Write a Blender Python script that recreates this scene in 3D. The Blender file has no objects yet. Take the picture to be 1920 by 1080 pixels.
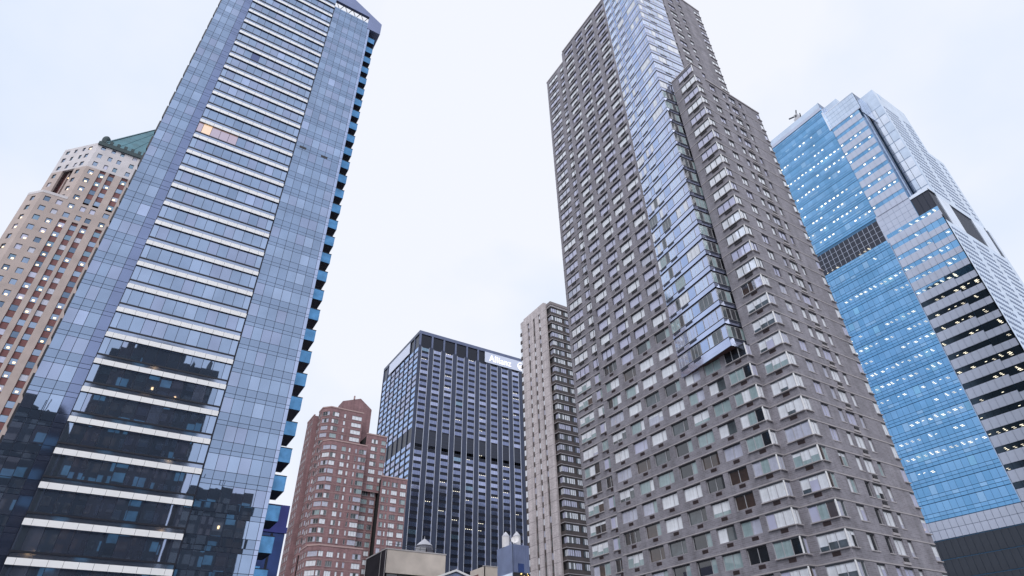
import bpy, math, random
from math import radians, sin, cos, pi, atan2
from mathutils import Vector, Matrix
random.seed(7)
H = 12.0                                    # eye height above the street
S = bpy.context.scene
COL = S.collection

# ------------------------------------------------------------------ camera (solved from the photo's vanishing points)
FPX, PIT, ROLL, YAW = 1110.17, radians(35.6087), radians(-1.45888), radians(57.2221)
fw = Vector((cos(PIT)*cos(YAW), cos(PIT)*sin(YAW), sin(PIT)))
r0 = Vector((sin(YAW), -cos(YAW), 0)); u0_ = r0.cross(fw)
RT = r0*cos(ROLL) + u0_*sin(ROLL); UP = -r0*sin(ROLL) + u0_*cos(ROLL)
cd = bpy.data.cameras.new('camera'); cam = bpy.data.objects.new('camera', cd); COL.objects.link(cam)
m = Matrix((RT, UP, -fw)).transposed().to_4x4(); m.translation = Vector((0, 0, H)); cam.matrix_world = m
cd.sensor_width = 36; cd.lens = 36*FPX/1920; cd.clip_end = 5000; cd.clip_start = 0.3
S.camera = cam

def proj(p):
    q = Vector(p) - Vector((0, 0, H)); z = q.dot(fw)
    if z < 1: return None
    return 960 + FPX*q.dot(RT)/z, 540 - FPX*q.dot(UP)/z

# ------------------------------------------------------------------ materials
MATS = {}
def mat(name, col, rough=.7, metal=0., spec=.5, coat=0., noise=0., nscale=.4, bump=0., bscale=6., kind=None, emit=None, estr=0., ior=None):
    mt = bpy.data.materials.new(name); mt.use_nodes = True
    nt = mt.node_tree; b = nt.nodes['Principled BSDF']
    b.inputs['Base Color'].default_value = (*col, 1); b.inputs['Roughness'].default_value = rough
    b.inputs['Metallic'].default_value = metal; b.inputs['Specular IOR Level'].default_value = spec
    if coat:
        b.inputs['Coat Weight'].default_value = coat; b.inputs['Coat Roughness'].default_value = .02
        b.inputs['Coat IOR'].default_value = ior or 1.7
    if emit:
        b.inputs['Emission Color'].default_value = (*emit, 1); b.inputs['Emission Strength'].default_value = estr
    tc = nt.nodes.new('ShaderNodeTexCoord')
    L = nt.links.new
    if noise:
        n = nt.nodes.new('ShaderNodeTexNoise'); n.inputs['Scale'].default_value = nscale; n.inputs['Detail'].default_value = 5
        L(tc.outputs['Object'], n.inputs['Vector'])
        mr = nt.nodes.new('ShaderNodeMapRange'); mr.inputs[1].default_value = .3; mr.inputs[2].default_value = .7
        mr.inputs[3].default_value = 1-noise; mr.inputs[4].default_value = 1+noise
        L(n.outputs['Fac'], mr.inputs[0])
        mx = nt.nodes.new('ShaderNodeMix'); mx.data_type = 'RGBA'; mx.blend_type = 'MULTIPLY'; mx.inputs[0].default_value = 1
        mx.inputs[6].default_value = (*col, 1); L(mr.outputs[0], mx.inputs[7]); last = mx.outputs[2]
        if kind == 'brick':
            br = nt.nodes.new('ShaderNodeTexBrick'); br.inputs['Scale'].default_value = 1.0
            br.inputs['Brick Width'].default_value = .62; br.inputs['Row Height'].default_value = .2; br.inputs['Mortar Size'].default_value = .018
            br.inputs['Color1'].default_value = (1, 1, 1, 1); br.inputs['Color2'].default_value = (.78, .76, .76, 1)
            br.inputs['Mortar'].default_value = (1.12, 1.12, 1.12, 1)
            sx = nt.nodes.new('ShaderNodeSeparateXYZ'); L(tc.outputs['Object'], sx.inputs[0])
            ad = nt.nodes.new('ShaderNodeMath'); ad.operation = 'ADD'; L(sx.outputs[0], ad.inputs[0]); L(sx.outputs[1], ad.inputs[1])
            cb = nt.nodes.new('ShaderNodeCombineXYZ'); L(ad.outputs[0], cb.inputs[0]); L(sx.outputs[2], cb.inputs[1])
            L(cb.outputs[0], br.inputs['Vector'])
            m2 = nt.nodes.new('ShaderNodeMix'); m2.data_type = 'RGBA'; m2.blend_type = 'MULTIPLY'; m2.inputs[0].default_value = 1
            L(last, m2.inputs[6]); L(br.outputs['Color'], m2.inputs[7]); last = m2.outputs[2]
        if kind == 'brick':
            w = nt.nodes.new('ShaderNodeTexNoise'); w.inputs['Scale'].default_value = 1.; w.inputs['Detail'].default_value = 4
            mp = nt.nodes.new('ShaderNodeMapping'); mp.inputs['Scale'].default_value = (1.1, 1.1, .07); L(tc.outputs['Object'], mp.inputs[0]); L(mp.outputs[0], w.inputs['Vector'])
            mr2 = nt.nodes.new('ShaderNodeMapRange'); mr2.inputs[1].default_value = .35; mr2.inputs[2].default_value = .62; mr2.inputs[3].default_value = .84; mr2.inputs[4].default_value = 1.06
            L(w.outputs['Fac'], mr2.inputs[0])
            m2 = nt.nodes.new('ShaderNodeMix'); m2.data_type = 'RGBA'; m2.blend_type = 'MULTIPLY'; m2.inputs[0].default_value = 1
            L(last, m2.inputs[6]); L(mr2.outputs[0], m2.inputs[7]); last = m2.outputs[2]
        if kind == 'cloth':
            w = nt.nodes.new('ShaderNodeTexNoise'); w.inputs['Scale'].default_value = 1.; w.inputs['Detail'].default_value = 2
            mp = nt.nodes.new('ShaderNodeMapping'); mp.inputs['Scale'].default_value = (7, 7, .25); L(tc.outputs['Object'], mp.inputs[0]); L(mp.outputs[0], w.inputs['Vector'])
            mr2 = nt.nodes.new('ShaderNodeMapRange'); mr2.inputs[1].default_value = .3; mr2.inputs[2].default_value = .7; mr2.inputs[3].default_value = .87; mr2.inputs[4].default_value = 1.05
            L(w.outputs['Fac'], mr2.inputs[0])
            m2 = nt.nodes.new('ShaderNodeMix'); m2.data_type = 'RGBA'; m2.blend_type = 'MULTIPLY'; m2.inputs[0].default_value = 1
            L(last, m2.inputs[6]); L(mr2.outputs[0], m2.inputs[7]); last = m2.outputs[2]
        L(last, b.inputs['Base Color'])
    if bump:
        n = nt.nodes.new('ShaderNodeTexNoise'); n.inputs['Scale'].default_value = bscale; n.inputs['Detail'].default_value = 2
        L(tc.outputs['Object'], n.inputs['Vector'])
        bp = nt.nodes.new('ShaderNodeBump'); bp.inputs['Strength'].default_value = bump; bp.inputs['Distance'].default_value = .1
        L(n.outputs['Fac'], bp.inputs['Height']); L(bp.outputs[0], b.inputs['Normal'])
        if coat: L(bp.outputs[0], b.inputs['Coat Normal'])
    MATS[name] = mt
    return name

def glass(name, col, rough=.05, metal=.9, bump=.03, bscale=.5, noise=.12):
    return mat(name, col, rough, metal, noise=noise, nscale=.25, bump=bump, bscale=bscale)

# glass tower A
for i, c in enumerate([(.285, .375, .535), (.305, .40, .565), (.32, .385, .55), (.36, .46, .64), (.26, .345, .495), (.34, .41, .575)]):
    glass('blue_glass_%d' % i, c, .015, bump=.012)
glass('spandrel_glass', (.22, .275, .44), .05)
glass('dark_blue_glass', (.13, .16, .30), .1)
glass('edge_glass', (.42, .50, .70), .05)
mat('joint_dark', (.035, .045, .08), .5)
mat('rail_dark', (.012, .014, .025), .4)
mat('white_panel', (.90, .90, .91), .45, noise=.04)
glass('balustrade_glass', (.36, .43, .58), .06)
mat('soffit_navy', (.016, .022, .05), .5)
mat('balcony_glass', (.10, .27, .50), .1, .75, noise=.25, nscale=1.0)
mat('crown_metal', (.20, .24, .40), .4, .5, noise=.1)
mat('lit_warm', (.5, .42, .4), .15, .7, emit=(1., .66, .36), estr=.5)
mat('lit_soft', (.42, .40, .52), .12, .85, emit=(1., .62, .40), estr=.13)
mat('lamp', (.9, .8, .6), .4, emit=(1., .68, .36), estr=1.5)
mat('street_lit', (.9, .6, .3), .4, emit=(1., .55, .22), estr=5.)
mat('lamp_dim', (.8, .8, .7), .4, emit=(1., .84, .58), estr=.7)
mat('lamp_white', (.9, .9, .8), .4, emit=(1., .88, .62), estr=1.35)
# brown brick tower C
mat('taupe_brick', (.272, .262, .298), .85, noise=.16, nscale=.5, kind='brick', bump=.25, bscale=8)
mat('ledge_stone', (.40, .375, .39), .8, noise=.1)
mat('grille_brown', (.085, .045, .045), .6)
mat('grille_dark', (.02, .018, .022), .6)
mat('frame_metal', (.50, .50, .53), .4, .4)
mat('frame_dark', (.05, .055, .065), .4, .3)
mat('curtain_white', (.80, .83, .89), .6, coat=1, noise=.08, nscale=2, kind='cloth')
mat('curtain_grey', (.50, .52, .64), .6, coat=1, noise=.1, nscale=2, kind='cloth')
mat('curtain_teal', (.30, .40, .42), .6, coat=1, noise=.1, nscale=2, kind='cloth')
mat('blind_lilac', (.50, .51, .68), .6, coat=1, noise=.06, nscale=1)
mat('room_dark', (.012, .014, .018), .2, coat=1, noise=.3, nscale=1.5)
mat('room_brown', (.045, .025, .018), .3, coat=1, noise=.3, nscale=1.5)
mat('room_grey', (.06, .075, .085), .3, coat=1, noise=.4, nscale=1.2)
glass('bay_glass_pale', (.60, .67, .82), .06)
glass('bay_glass_blue', (.43, .52, .73), .05)
glass('bay_glass_lilac', (.53, .58, .75), .06)
mat('core_dark', (.02, .02, .022), .9)
mat('roof_grey', (.12, .12, .13), .9, noise=.15)
# office block D
glass('office_glass', (.215, .25, .39), .08)
glass('office_glass_pale', (.38, .42, .60), .1)
glass('office_glass_teal', (.22, .32, .42), .1)
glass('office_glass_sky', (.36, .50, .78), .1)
mat('steel_navy', (.05, .062, .105), .35, .4, noise=.1)
mat('steel_black', (.012, .015, .028), .25, .3)
mat('steel_blue', (.13, .155, .25), .4, .4, noise=.1)
mat('mullion_pale', (.56, .59, .69), .4, .3)
mat('louver_black', (.024, .03, .052), .5)
mat('sign_panel', (.64, .69, .84), .4)
mat('sign_letter', (.95, .90, .90), .4, emit=(1, .95, .94), estr=.6)
# red brick F
mat('red_brick', (.285, .17, .18), .85, noise=.18, nscale=.3, kind='brick')
mat('red_coping', (.44, .31, .30), .8)
# tan tower G
mat('tan_brick', (.60, .55, .56), .85, noise=.1, nscale=.4, kind='brick')
mat('tan_joint', (.26, .23, .24), .85)
mat('brown_panel', (.075, .06, .06), .6, noise=.2)
# stone tower B
mat('stone_pink', (.45, .375, .35), .85, noise=.1, nscale=.3)
mat('stone_pale', (.58, .55, .57), .8, noise=.1, nscale=.3)
mat('maroon_panel', (.17, .058, .06), .6, noise=.15)
mat('copper_green', (.055, .15, .19), .6, noise=.25, nscale=.3)
mat('copper_dark', (.03, .055, .065), .7)
glass('tower_glass', (.29, .37, .50), .08)
glass('tower_glass_dark', (.15, .21, .30), .08)
# blue tower E
for i, c in enumerate([(.185, .39, .64), (.21, .42, .675), (.16, .36, .60), (.27, .47, .70)]):
    glass('azure_glass_%d' % i, c, .04, .92, noise=.1)
mat('azure_line', (.05, .17, .33), .4)
glass('azure_lit', (.24, .50, .74), .2)
mat('panel_lilac', (.52, .57, .70), .3, .45, noise=.06)
glass('panel_white', (.72, .79, .90), .12, .8)
glass('panel_ice', (.58, .68, .82), .12, .8)
glass('slate_glass', (.36, .45, .60), .12)  # muted grey-blue glass of the groove, crown joints and edge fin
mat('notch_blue', (.15, .20, .31), .35, .3, noise=.1)
glass('night_glass', (.035, .055, .08), .12, .7)
mat('base_slate', (.045, .055, .075), .4, .2, noise=.15)
mat('dot_blue', (.12, .17, .30), .4)
# low roofs
mat('beige_render', (.70, .62, .55), .85, noise=.12, nscale=.5, bump=.1)
mat('dark_siding', (.03, .026, .034), .85, spec=.15, noise=.3, nscale=.4)
mat('pale_trim', (.55, .52, .52), .6)
mat('tank_wood', (.16, .16, .20), .8, noise=.3, nscale=2)
mat('tank_cone', (.62, .62, .68), .5, noise=.1)
mat('tank_white', (.88, .86, .87), .6, noise=.1)
mat('clad_blue', (.20, .24, .40), .5, .3, noise=.1)
mat('clad_pale', (.29, .35, .52), .5, .3, noise=.1)
mat('screen_black', (.01, .01, .012), .3)
mat('led_orange', (.3, .1, .02), .4, emit=(1, .38, .10), estr=2.0)
mat('led_yellow', (.3, .2, .02), .4, emit=(1, .72, .25), estr=2.2)
mat('canopy_blue', (.03, .22, .60), .35, noise=.1)
mat('violet_clad', (.045, .055, .24), .25, .5, noise=.15)
mat('night_blue', (.025, .05, .16), .15, .6, noise=.3)
mat('asphalt', (.05, .05, .052), .9, noise=.2, nscale=.3)
mat('pavement', (.28, .27, .26), .9, noise=.1)
mat('dark_brick', (.030, .036, .050), .9, noise=.2, kind='brick')
mat('teal_window', (.20, .42, .52), .3, .2, noise=.3)

# ------------------------------------------------------------------ geometry helpers
class Frame:
    """a facade plane: u runs to the viewer's right along it, d is depth into the building, z is height above the eye"""
    def __init__(s, x, y, th): s.x, s.y, s.th = x, y, th; s.c, s.s = cos(th), sin(th)
    def p(s, u, d, z): return Vector((s.x + u*s.c - d*s.s, s.y + u*s.s + d*s.c, z + H))
def FR(y): return Frame(0, y, 0)             # faces -Y : u = X
def FL(x): return Frame(x, 0, -pi/2)         # faces -X : u = -Y
LOC = Frame(0, 0, 0)

class MB:
    def __init__(s): s.v, s.f, s.m = [], [], []
    def box(s, F, u0, u1, d0, d1, z0, z1, mt):
        i = len(s.v)
        for z in (z0, z1):
            for u, d in ((u0, d0), (u1, d0), (u1, d1), (u0, d1)): s.v.append(F.p(u, d, z))
        for q in ((0, 3, 2, 1), (4, 5, 6, 7), (0, 1, 5, 4), (1, 2, 6, 5), (2, 3, 7, 6), (3, 0, 4, 7)):
            s.f.append(tuple(i+k for k in q)); s.m.append(mt)
    def tilt(s, w, h, a, b, mt, th=.04):      # a pane that sits a little out of true: front face leans by a across, b upwards
        i = len(s.v)
        for z in (0, h):
            for u in (0, w): s.v.append(Vector((u, a*(u/w-.5)+b*(z/h-.5), z+H)))
            for u in (w, 0): s.v.append(Vector((u, th+.03, z+H)))
        for q in ((0, 3, 2, 1), (4, 5, 6, 7), (0, 1, 5, 4), (1, 2, 6, 5), (2, 3, 7, 6), (3, 0, 4, 7)):
            s.f.append(tuple(i+k for k in q)); s.m.append(mt)
    def poly(s, pts, mt):
        i = len(s.v); s.v += [Vector(p) for p in pts]; s.f.append(tuple(range(i, i+len(pts)))); s.m.append(mt)
    def prism(s, F, pts, d0, d1, mt):        # polygon in (u,z) extruded from d0 to d1
        i = len(s.v); n = len(pts)
        for d in (d0, d1):
            for u, z in pts: s.v.append(F.p(u, d, z))
        s.f.append(tuple(range(i, i+n))); s.f.append(tuple(range(i+2*n-1, i+n-1, -1)))
        for k in range(n): s.f.append((i+k, i+n+k, i+n+(k+1) % n, i+(k+1) % n))
        s.m += [mt]*(n+2)
    def slab(s, pts, z0, z1, mt):            # plan polygon (x,y) between two heights
        i = len(s.v); n = len(pts)
        for z in (z0, z1):
            for x, y in pts: s.v.append(Vector((x, y, z+H)))
        s.f.append(tuple(range(i+n-1, i-1, -1))); s.f.append(tuple(range(i+n, i+2*n)))
        for k in range(n): s.f.append((i+k, i+(k+1) % n, i+n+(k+1) % n, i+n+k))
        s.m += [mt]*(n+2)
    def lathe(s, x, y, prof, mt, n=20):      # profile of (radius, z)
        i = len(s.v)
        for r, z in prof:
            for k in range(n): s.v.append(Vector((x+r*cos(2*pi*k/n), y+r*sin(2*pi*k/n), z+H)))
        for j in range(len(prof)-1):
            for k in range(n):
                a = i+j*n+k; b = i+j*n+(k+1) % n; s.f.append((a, b, b+n, a+n)); s.m.append(mt)
        s.f.append(tuple(i+k for k in range(n-1, -1, -1))); s.f.append(tuple(i+(len(prof)-1)*n+k for k in range(n))); s.m += [mt, mt]
    def bar(s, a, b, r, mt):
        a, b = Vector(a), Vector(b); d = (b-a).normalized(); q = d.orthogonal().normalized(); w = d.cross(q); i = len(s.v)
        for p in (a, b):
            for k in range(6): s.v.append(p + (q*cos(k*pi/3)+w*sin(k*pi/3))*r)
        for k in range(6): s.f.append((i+k, i+(k+1) % 6, i+6+(k+1) % 6, i+6+k)); s.m.append(mt)
        s.f.append(tuple(range(i+5, i-1, -1))); s.f.append(tuple(range(i+6, i+12))); s.m += [mt, mt]
    def add(s, o, F, u, d, z):               # append local geometry (u,d,z stored as x,y,z+H) placed on a facade
        i = len(s.v)
        for v in o.v: s.v.append(F.p(u+v.x, d+v.y, z+v.z-H))
        s.f += [tuple(i+k for k in f) for f in o.f]; s.m += o.m
    def mesh(s, name, off=Vector((0, 0, 0))):
        me = bpy.data.meshes.new(name); me.from_pydata([tuple(v-off) for v in s.v], [], s.f)
        names = []
        for x in s.m:
            if x not in names: names.append(x)
        for x in names: me.materials.append(MATS[x])
        ix = {x: k for k, x in enumerate(names)}
        me.polygons.foreach_set('material_index', [ix[x] for x in s.m]); me.update()
        return me
    def build(s, name, root=None, kind=None):
        off = root['_o'] if isinstance(root, dict) else Vector((0, 0, 0))
        o = bpy.data.objects.new(name, s.mesh(name, off)); COL.objects.link(o)
        if root: o.parent = root['obj']
        if kind: o['kind'] = kind
        return o

def thing(name, label, cat, x, y, z=None, group=None):
    o = bpy.data.objects.new(name, None); COL.objects.link(o); o.location = (x, y, 0 if z is None else z+H)
    o['label'] = label; o['category'] = cat
    if group: o['group'] = group
    return {'obj': o, '_o': Vector(o.location)}

_cache = {}
def shared(key, mb):
    if key not in _cache: _cache[key] = mb.mesh(key[0], Vector((0, 0, H)))
    return _cache[key]

class Units:
    """all repeats of one part of one building: the 100 that show largest become objects, the rest one mesh"""
    def __init__(s, root, name, cap=100): s.root, s.name, s.cap, s.L = root, name, cap, []
    def put(s, F, u, d, z, var): s.L.append((F, u, d, z, var))
    def done(s):
        def score(e):
            F, u, d, z, var = e
            p = F.p(u+var['w']/2, d, z+var['h']/2); q = proj(p)
            if q is None: return 0
            inside = -30 < q[0] < 1950 and -30 < q[1] < 1110
            v = p-Vector((0, 0, H)); n = Vector((F.s, -F.c, 0)); D = v.length
            a = var['w']*var['h']*max(.02, -(v/D).dot(n))/(D*D)
            return a if inside else a*1e-4
        L = sorted(s.L, key=score, reverse=True)
        for e in L[:s.cap]:
            F, u, d, z, var = e
            o = bpy.data.objects.new(s.name, shared((s.name, var['id'], ''), var['main'])); COL.objects.link(o)
            o.parent = s.root['obj']; o.location = F.p(u, d, z)-s.root['_o']; o.rotation_euler = (0, 0, F.th)
            for cn, cm in var.get('kids', []):
                c = bpy.data.objects.new(cn, shared((cn, var['id'], s.name), cm)); COL.objects.link(c); c.parent = o
        rest = L[s.cap:]
        if rest:
            mb = MB()
            for F, u, d, z, var in rest:
                mb.add(var['main'], F, u, d, z)
                for cn, cm in var.get('kids', []): mb.add(cm, F, u, d, z)
            mb.build(s.name, s.root, 'stuff')

_vid = [0]
def variant(main, w, h, kids=()):
    _vid[0] += 1
    return dict(id=_vid[0], main=main, w=w, h=h, kids=list(kids))

def wall_grid(mb, F, u0, u1, floors, fh, sill, head, ops, mt, thick=.35):
    """brick wall of one facade with openings ops=[(ua,ub)] on every floor (butted boxes)"""
    ops = sorted(ops)
    zprev = floors[0]
    for z in floors:
        mb.box(F, u0, u1, 0, thick, zprev, z+sill, mt)
        a = u0
        for ua, ub in ops+[(u1, u1)]:
            if ua-a > .02: mb.box(F, a, ua, 0, thick, z+sill, z+head, mt)
            a = ub
        zprev = z+head
    return zprev

def window_var(w, h, cuts, fills, frame='frame_metal', bar=.07, sill=True, blind=None, fd=.06, head=0):
    """cuts: pane boundaries 0..1; fills: material per pane; blind: {pane: (material, share of height from the top)}"""
    main, fr = MB(), MB()
    for k in range(len(cuts)-1):
        a, b = cuts[k]*w, cuts[k+1]*w
        zs = [(0, h, fills[k])]
        if blind and k in blind:
            mt, sh = blind[k]; zs = [(0, h*(1-sh), fills[k]), (h*(1-sh), h, mt)]
        for z0, z1, mt in zs: main.box(LOC, a, b, 0, .04, z0, z1, mt)
    for k, c in enumerate(cuts):
        x = c*w; x0, x1 = max(0, x-bar/2), min(w, x+bar/2)
        if k == 0: x0, x1 = 0, bar
        if k == len(cuts)-1: x0, x1 = w-bar, w
        fr.box(LOC, x0, x1, -fd, -.003, bar, h-max(bar, head), frame)
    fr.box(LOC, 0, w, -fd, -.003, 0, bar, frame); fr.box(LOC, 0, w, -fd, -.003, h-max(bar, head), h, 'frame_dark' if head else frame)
    kids = [('frame', fr)]
    if sill:
        sl = MB(); sl.box(LOC, -.05, w+.05, -.26, -fd-.003, -.08, .03, 'ledge_stone'); kids.append(('sill', sl))
    return variant(main, w, h, kids)

def pane_var(w, h, mt, th=.04):
    mb = MB(); mb.box(LOC, 0, w, 0, th, 0, h, mt); return variant(mb, w, h)

def light_units(root, pts, var): 
    U = Units(root, 'ceiling_light')
    for F, u, d, z in pts: U.put(F, u, d, z, var)
    U.done()

def frange(a, b, st):
    n = int(round((b-a)/st)); return [a+st*k for k in range(n+1)]

# ================================================================== A : leaning-looking blue glass tower, left
def glass_tower():
    YA = 67.7; F = FR(YA)
    R = thing('glass_tower', 'tall lavender blue glass tower with long white bands and small balconies down its right edge', 'skyscraper', 0, YA)
    fh = 3.15; zr = [11.9+fh*k for k in range(-8, 32)]
    top = 109.7
    b = MB(); b.box(F, -11.5, 12.4, .05, 20, -H, top, 'joint_dark'); b.build('frame', R)
    U = Units(R, 'window_pane'); SP = Units(R, 'spandrel_panel')
    colsL = [-11.5, -10.55, -9.6, -8.5, -7.45]; colsR = [5.33, 6.4, 7.5, 8.6, 9.75, 10.9, 11.95, 12.4]
    cache = {}
    rnd = random.Random(3)
    def pv(w, h, mt):
        j = rnd.randrange(7); k = (round(w, 2), round(h, 2), mt, j)
        if k not in cache:
            q = MB(); t = random.Random(j*13+5); q.tilt(w, h, t.uniform(-.006, .006)*w, t.uniform(-.006, .006)*h, mt); cache[k] = variant(q, w, h)
        return cache[k]
    g = .05
    def pick(): return 'bay_glass_blue' if rnd.random() < .035 else 'blue_glass_%d' % rnd.choices([0, 1, 2, 3, 4, 5], [5, 6, 4, 2, 2, 3])[0]
    for kk, z in enumerate(zr):
        k = kk-8
        for side, cols in ((0, colsL), (1, colsR)):
            for i in range(len(cols)-1):
                a, c = cols[i]+g/2, cols[i+1]-g/2; w = c-a
                dark = (side == 0 and i == 3); edge = (side == 1 and i == len(cols)-2)
                mv = 'edge_glass' if edge else ('dark_blue_glass' if dark and False else pick())
                if dark: mv = 'spandrel_glass'
                if side == 1 and k in (0, 1) and i in (4, 5) and k == 0: mv = 'lit_warm'
                zt, zb = z-.35, z-3.5
                if zt-1.75+.35 > -H:
                    sm = 'edge_glass' if edge else ('blue_glass_4' if not dark else 'spandrel_glass')
                    SP.put(F, a, 0, z-1.25+g/2, pv(w, .9-g, sm)); SP.put(F, a, 0, z-1.75+g/2, pv(w, .5-g, sm))
                if zb > -H: U.put(F, a, 0, zb+g/2, pv(w, 1.75-g, mv))
        # projecting bay with the white bands
        cuts = [-7.4, -6.78]+[-6.78+1.13*j for j in range(1, 11)]+[5.2]
        for i in range(len(cuts)-1):
            a, c = cuts[i]+.025, cuts[i+1]-.025
            mv = pick()
            if i in (0, len(cuts)-2): mv = 'blue_glass_3'
            if k == 18:
                if i in (1,): mv = 'lit_warm'
                elif i in (0, 2, 3, 4): mv = 'lit_soft'
            if k == 24 and i == 3: mv = 'dark_blue_glass'
            if z-3.15 > -H: U.put(F, a, -.16, z-3.15+.02, pv(c-a, 2.08, mv))
    ztop = zr[-1]
    for side, cols in ((0, colsL), (1, colsR)):
        for i in range(len(cols)-1):
            a, c = cols[i]+g/2, cols[i+1]-g/2
            U.put(F, a, 0, ztop-.3, pv(c-a, top-ztop+.25, 'blue_glass_1'))
    U.done(); SP.done()
    # white banded balconies
    for kk, z in enumerate(zr):
        if z < -H+3.2: continue
        m = MB(); m.box(F, -7.42, 5.22, -.30, .045, z-1.04, z-.50, 'joint_dark')
        o = m.build('white_band', R)
        j = MB(); xs = [-7.42, -6.75]+[-6.75+1.13*j_ for j_ in range(1, 11)]+[5.22]
        for a, c in zip(xs, xs[1:]): j.box(F, a+.012, c-.012, -.36, -.303, z-1.05, z-.49, 'white_panel')
        p = j.build('band_panel', R); p.parent = o
        r = MB(); r.box(F, -7.44, 5.24, -.42, -.30, z-.10, z+.06, 'rail_dark')
        r.box(F, -7.44, -7.38, -.299, .045, z-.10, z+.05, 'rail_dark'); r.box(F, 5.18, 5.24, -.299, .045, z-.10, z+.05, 'rail_dark')
        for a in (-7.42, 5.16): r.box(F, a, a+.06, -.39, -.33, z-.489, z-.101, 'rail_dark')
        p = r.build('handrail', R); p.parent = o
        t = MB(); t.box(F, -7.35, 5.15, -.36, -.335, z-.487, z-.103, 'balustrade_glass')
        p = t.build('balustrade', R); p.parent = o
    m = MB(); m.box(F, -7.42, 5.22, -.12, .045, -H, zr[-1]+.5, 'joint_dark')   # the bay's own carcass
    m.box(F, -7.42, 5.22, -.16, .045, zr[-1]+.6, top+8, 'blue_glass_1'); m.build('bay_frame', R)
    # balconies on the right flank, dark ones peeping out on the left flank
    for kk, z in enumerate(zr):
        if z < 3 or z > 107: continue
        z0 = z-.62
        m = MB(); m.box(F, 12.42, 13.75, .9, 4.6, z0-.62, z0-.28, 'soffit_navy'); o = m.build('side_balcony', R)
        q = MB(); q.box(F, 12.42, 13.78, .80, .86, z0-.64, z0+.95, 'balcony_glass'); q.box(F, 13.79, 13.84, .80, 4.6, z0-.64, z0+.95, 'balcony_glass')
        p = q.build('glass_guard', R); p.parent = o
        q = MB(); q.box(F, 12.42, 13.86, .76, .80, z0+.95, z0+1.03, 'rail_dark'); q.box(F, 13.80, 13.86, .801, 4.6, z0+.95, z0+1.03, 'rail_dark'); p = q.build('handrail', R); p.parent = o
        m = MB(); m.box(F, -11.72, -11.52, .3, 3.5, z-2.2, z+.1, 'rail_dark'); m.build('corner_balcony', R)
    # crown
    m = MB()
    m.prism(F, [(5.25, 111.75), (11.85, 111.75), (11.85, 107.9), (14.45, 107.9), (14.45, 111.35), (8.58, 115.06), (-11.5, 124), (-11.5, 111.75)], -.05, .5, 'crown_metal')
    m.box(F, 12.42, 14.45, .51, 9, 107.9, 111.2, 'crown_metal')
    m.build('crown', R)
    m = MB(); a = 5.4
    for k in range(4):
        x = 5.4+k*1.6; m.bar(F.p(x, .25, 111.8), F.p(x+.8, .25, 109.7), .07, 'rail_dark'); m.bar(F.p(x+.8, .25, 109.7), F.p(x+1.55, .25, 111.8), .07, 'rail_dark')
    m.build('roof_truss', R)
    m = MB(); m.box(F, 5.9, 6.9, -.012, .0, 70.3, 70.75, 'rail_dark'); m.box(F, 9.2, 10.2, -.012, .0, 70.1, 70.55, 'rail_dark'); m.build('vent_slot', R)

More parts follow.
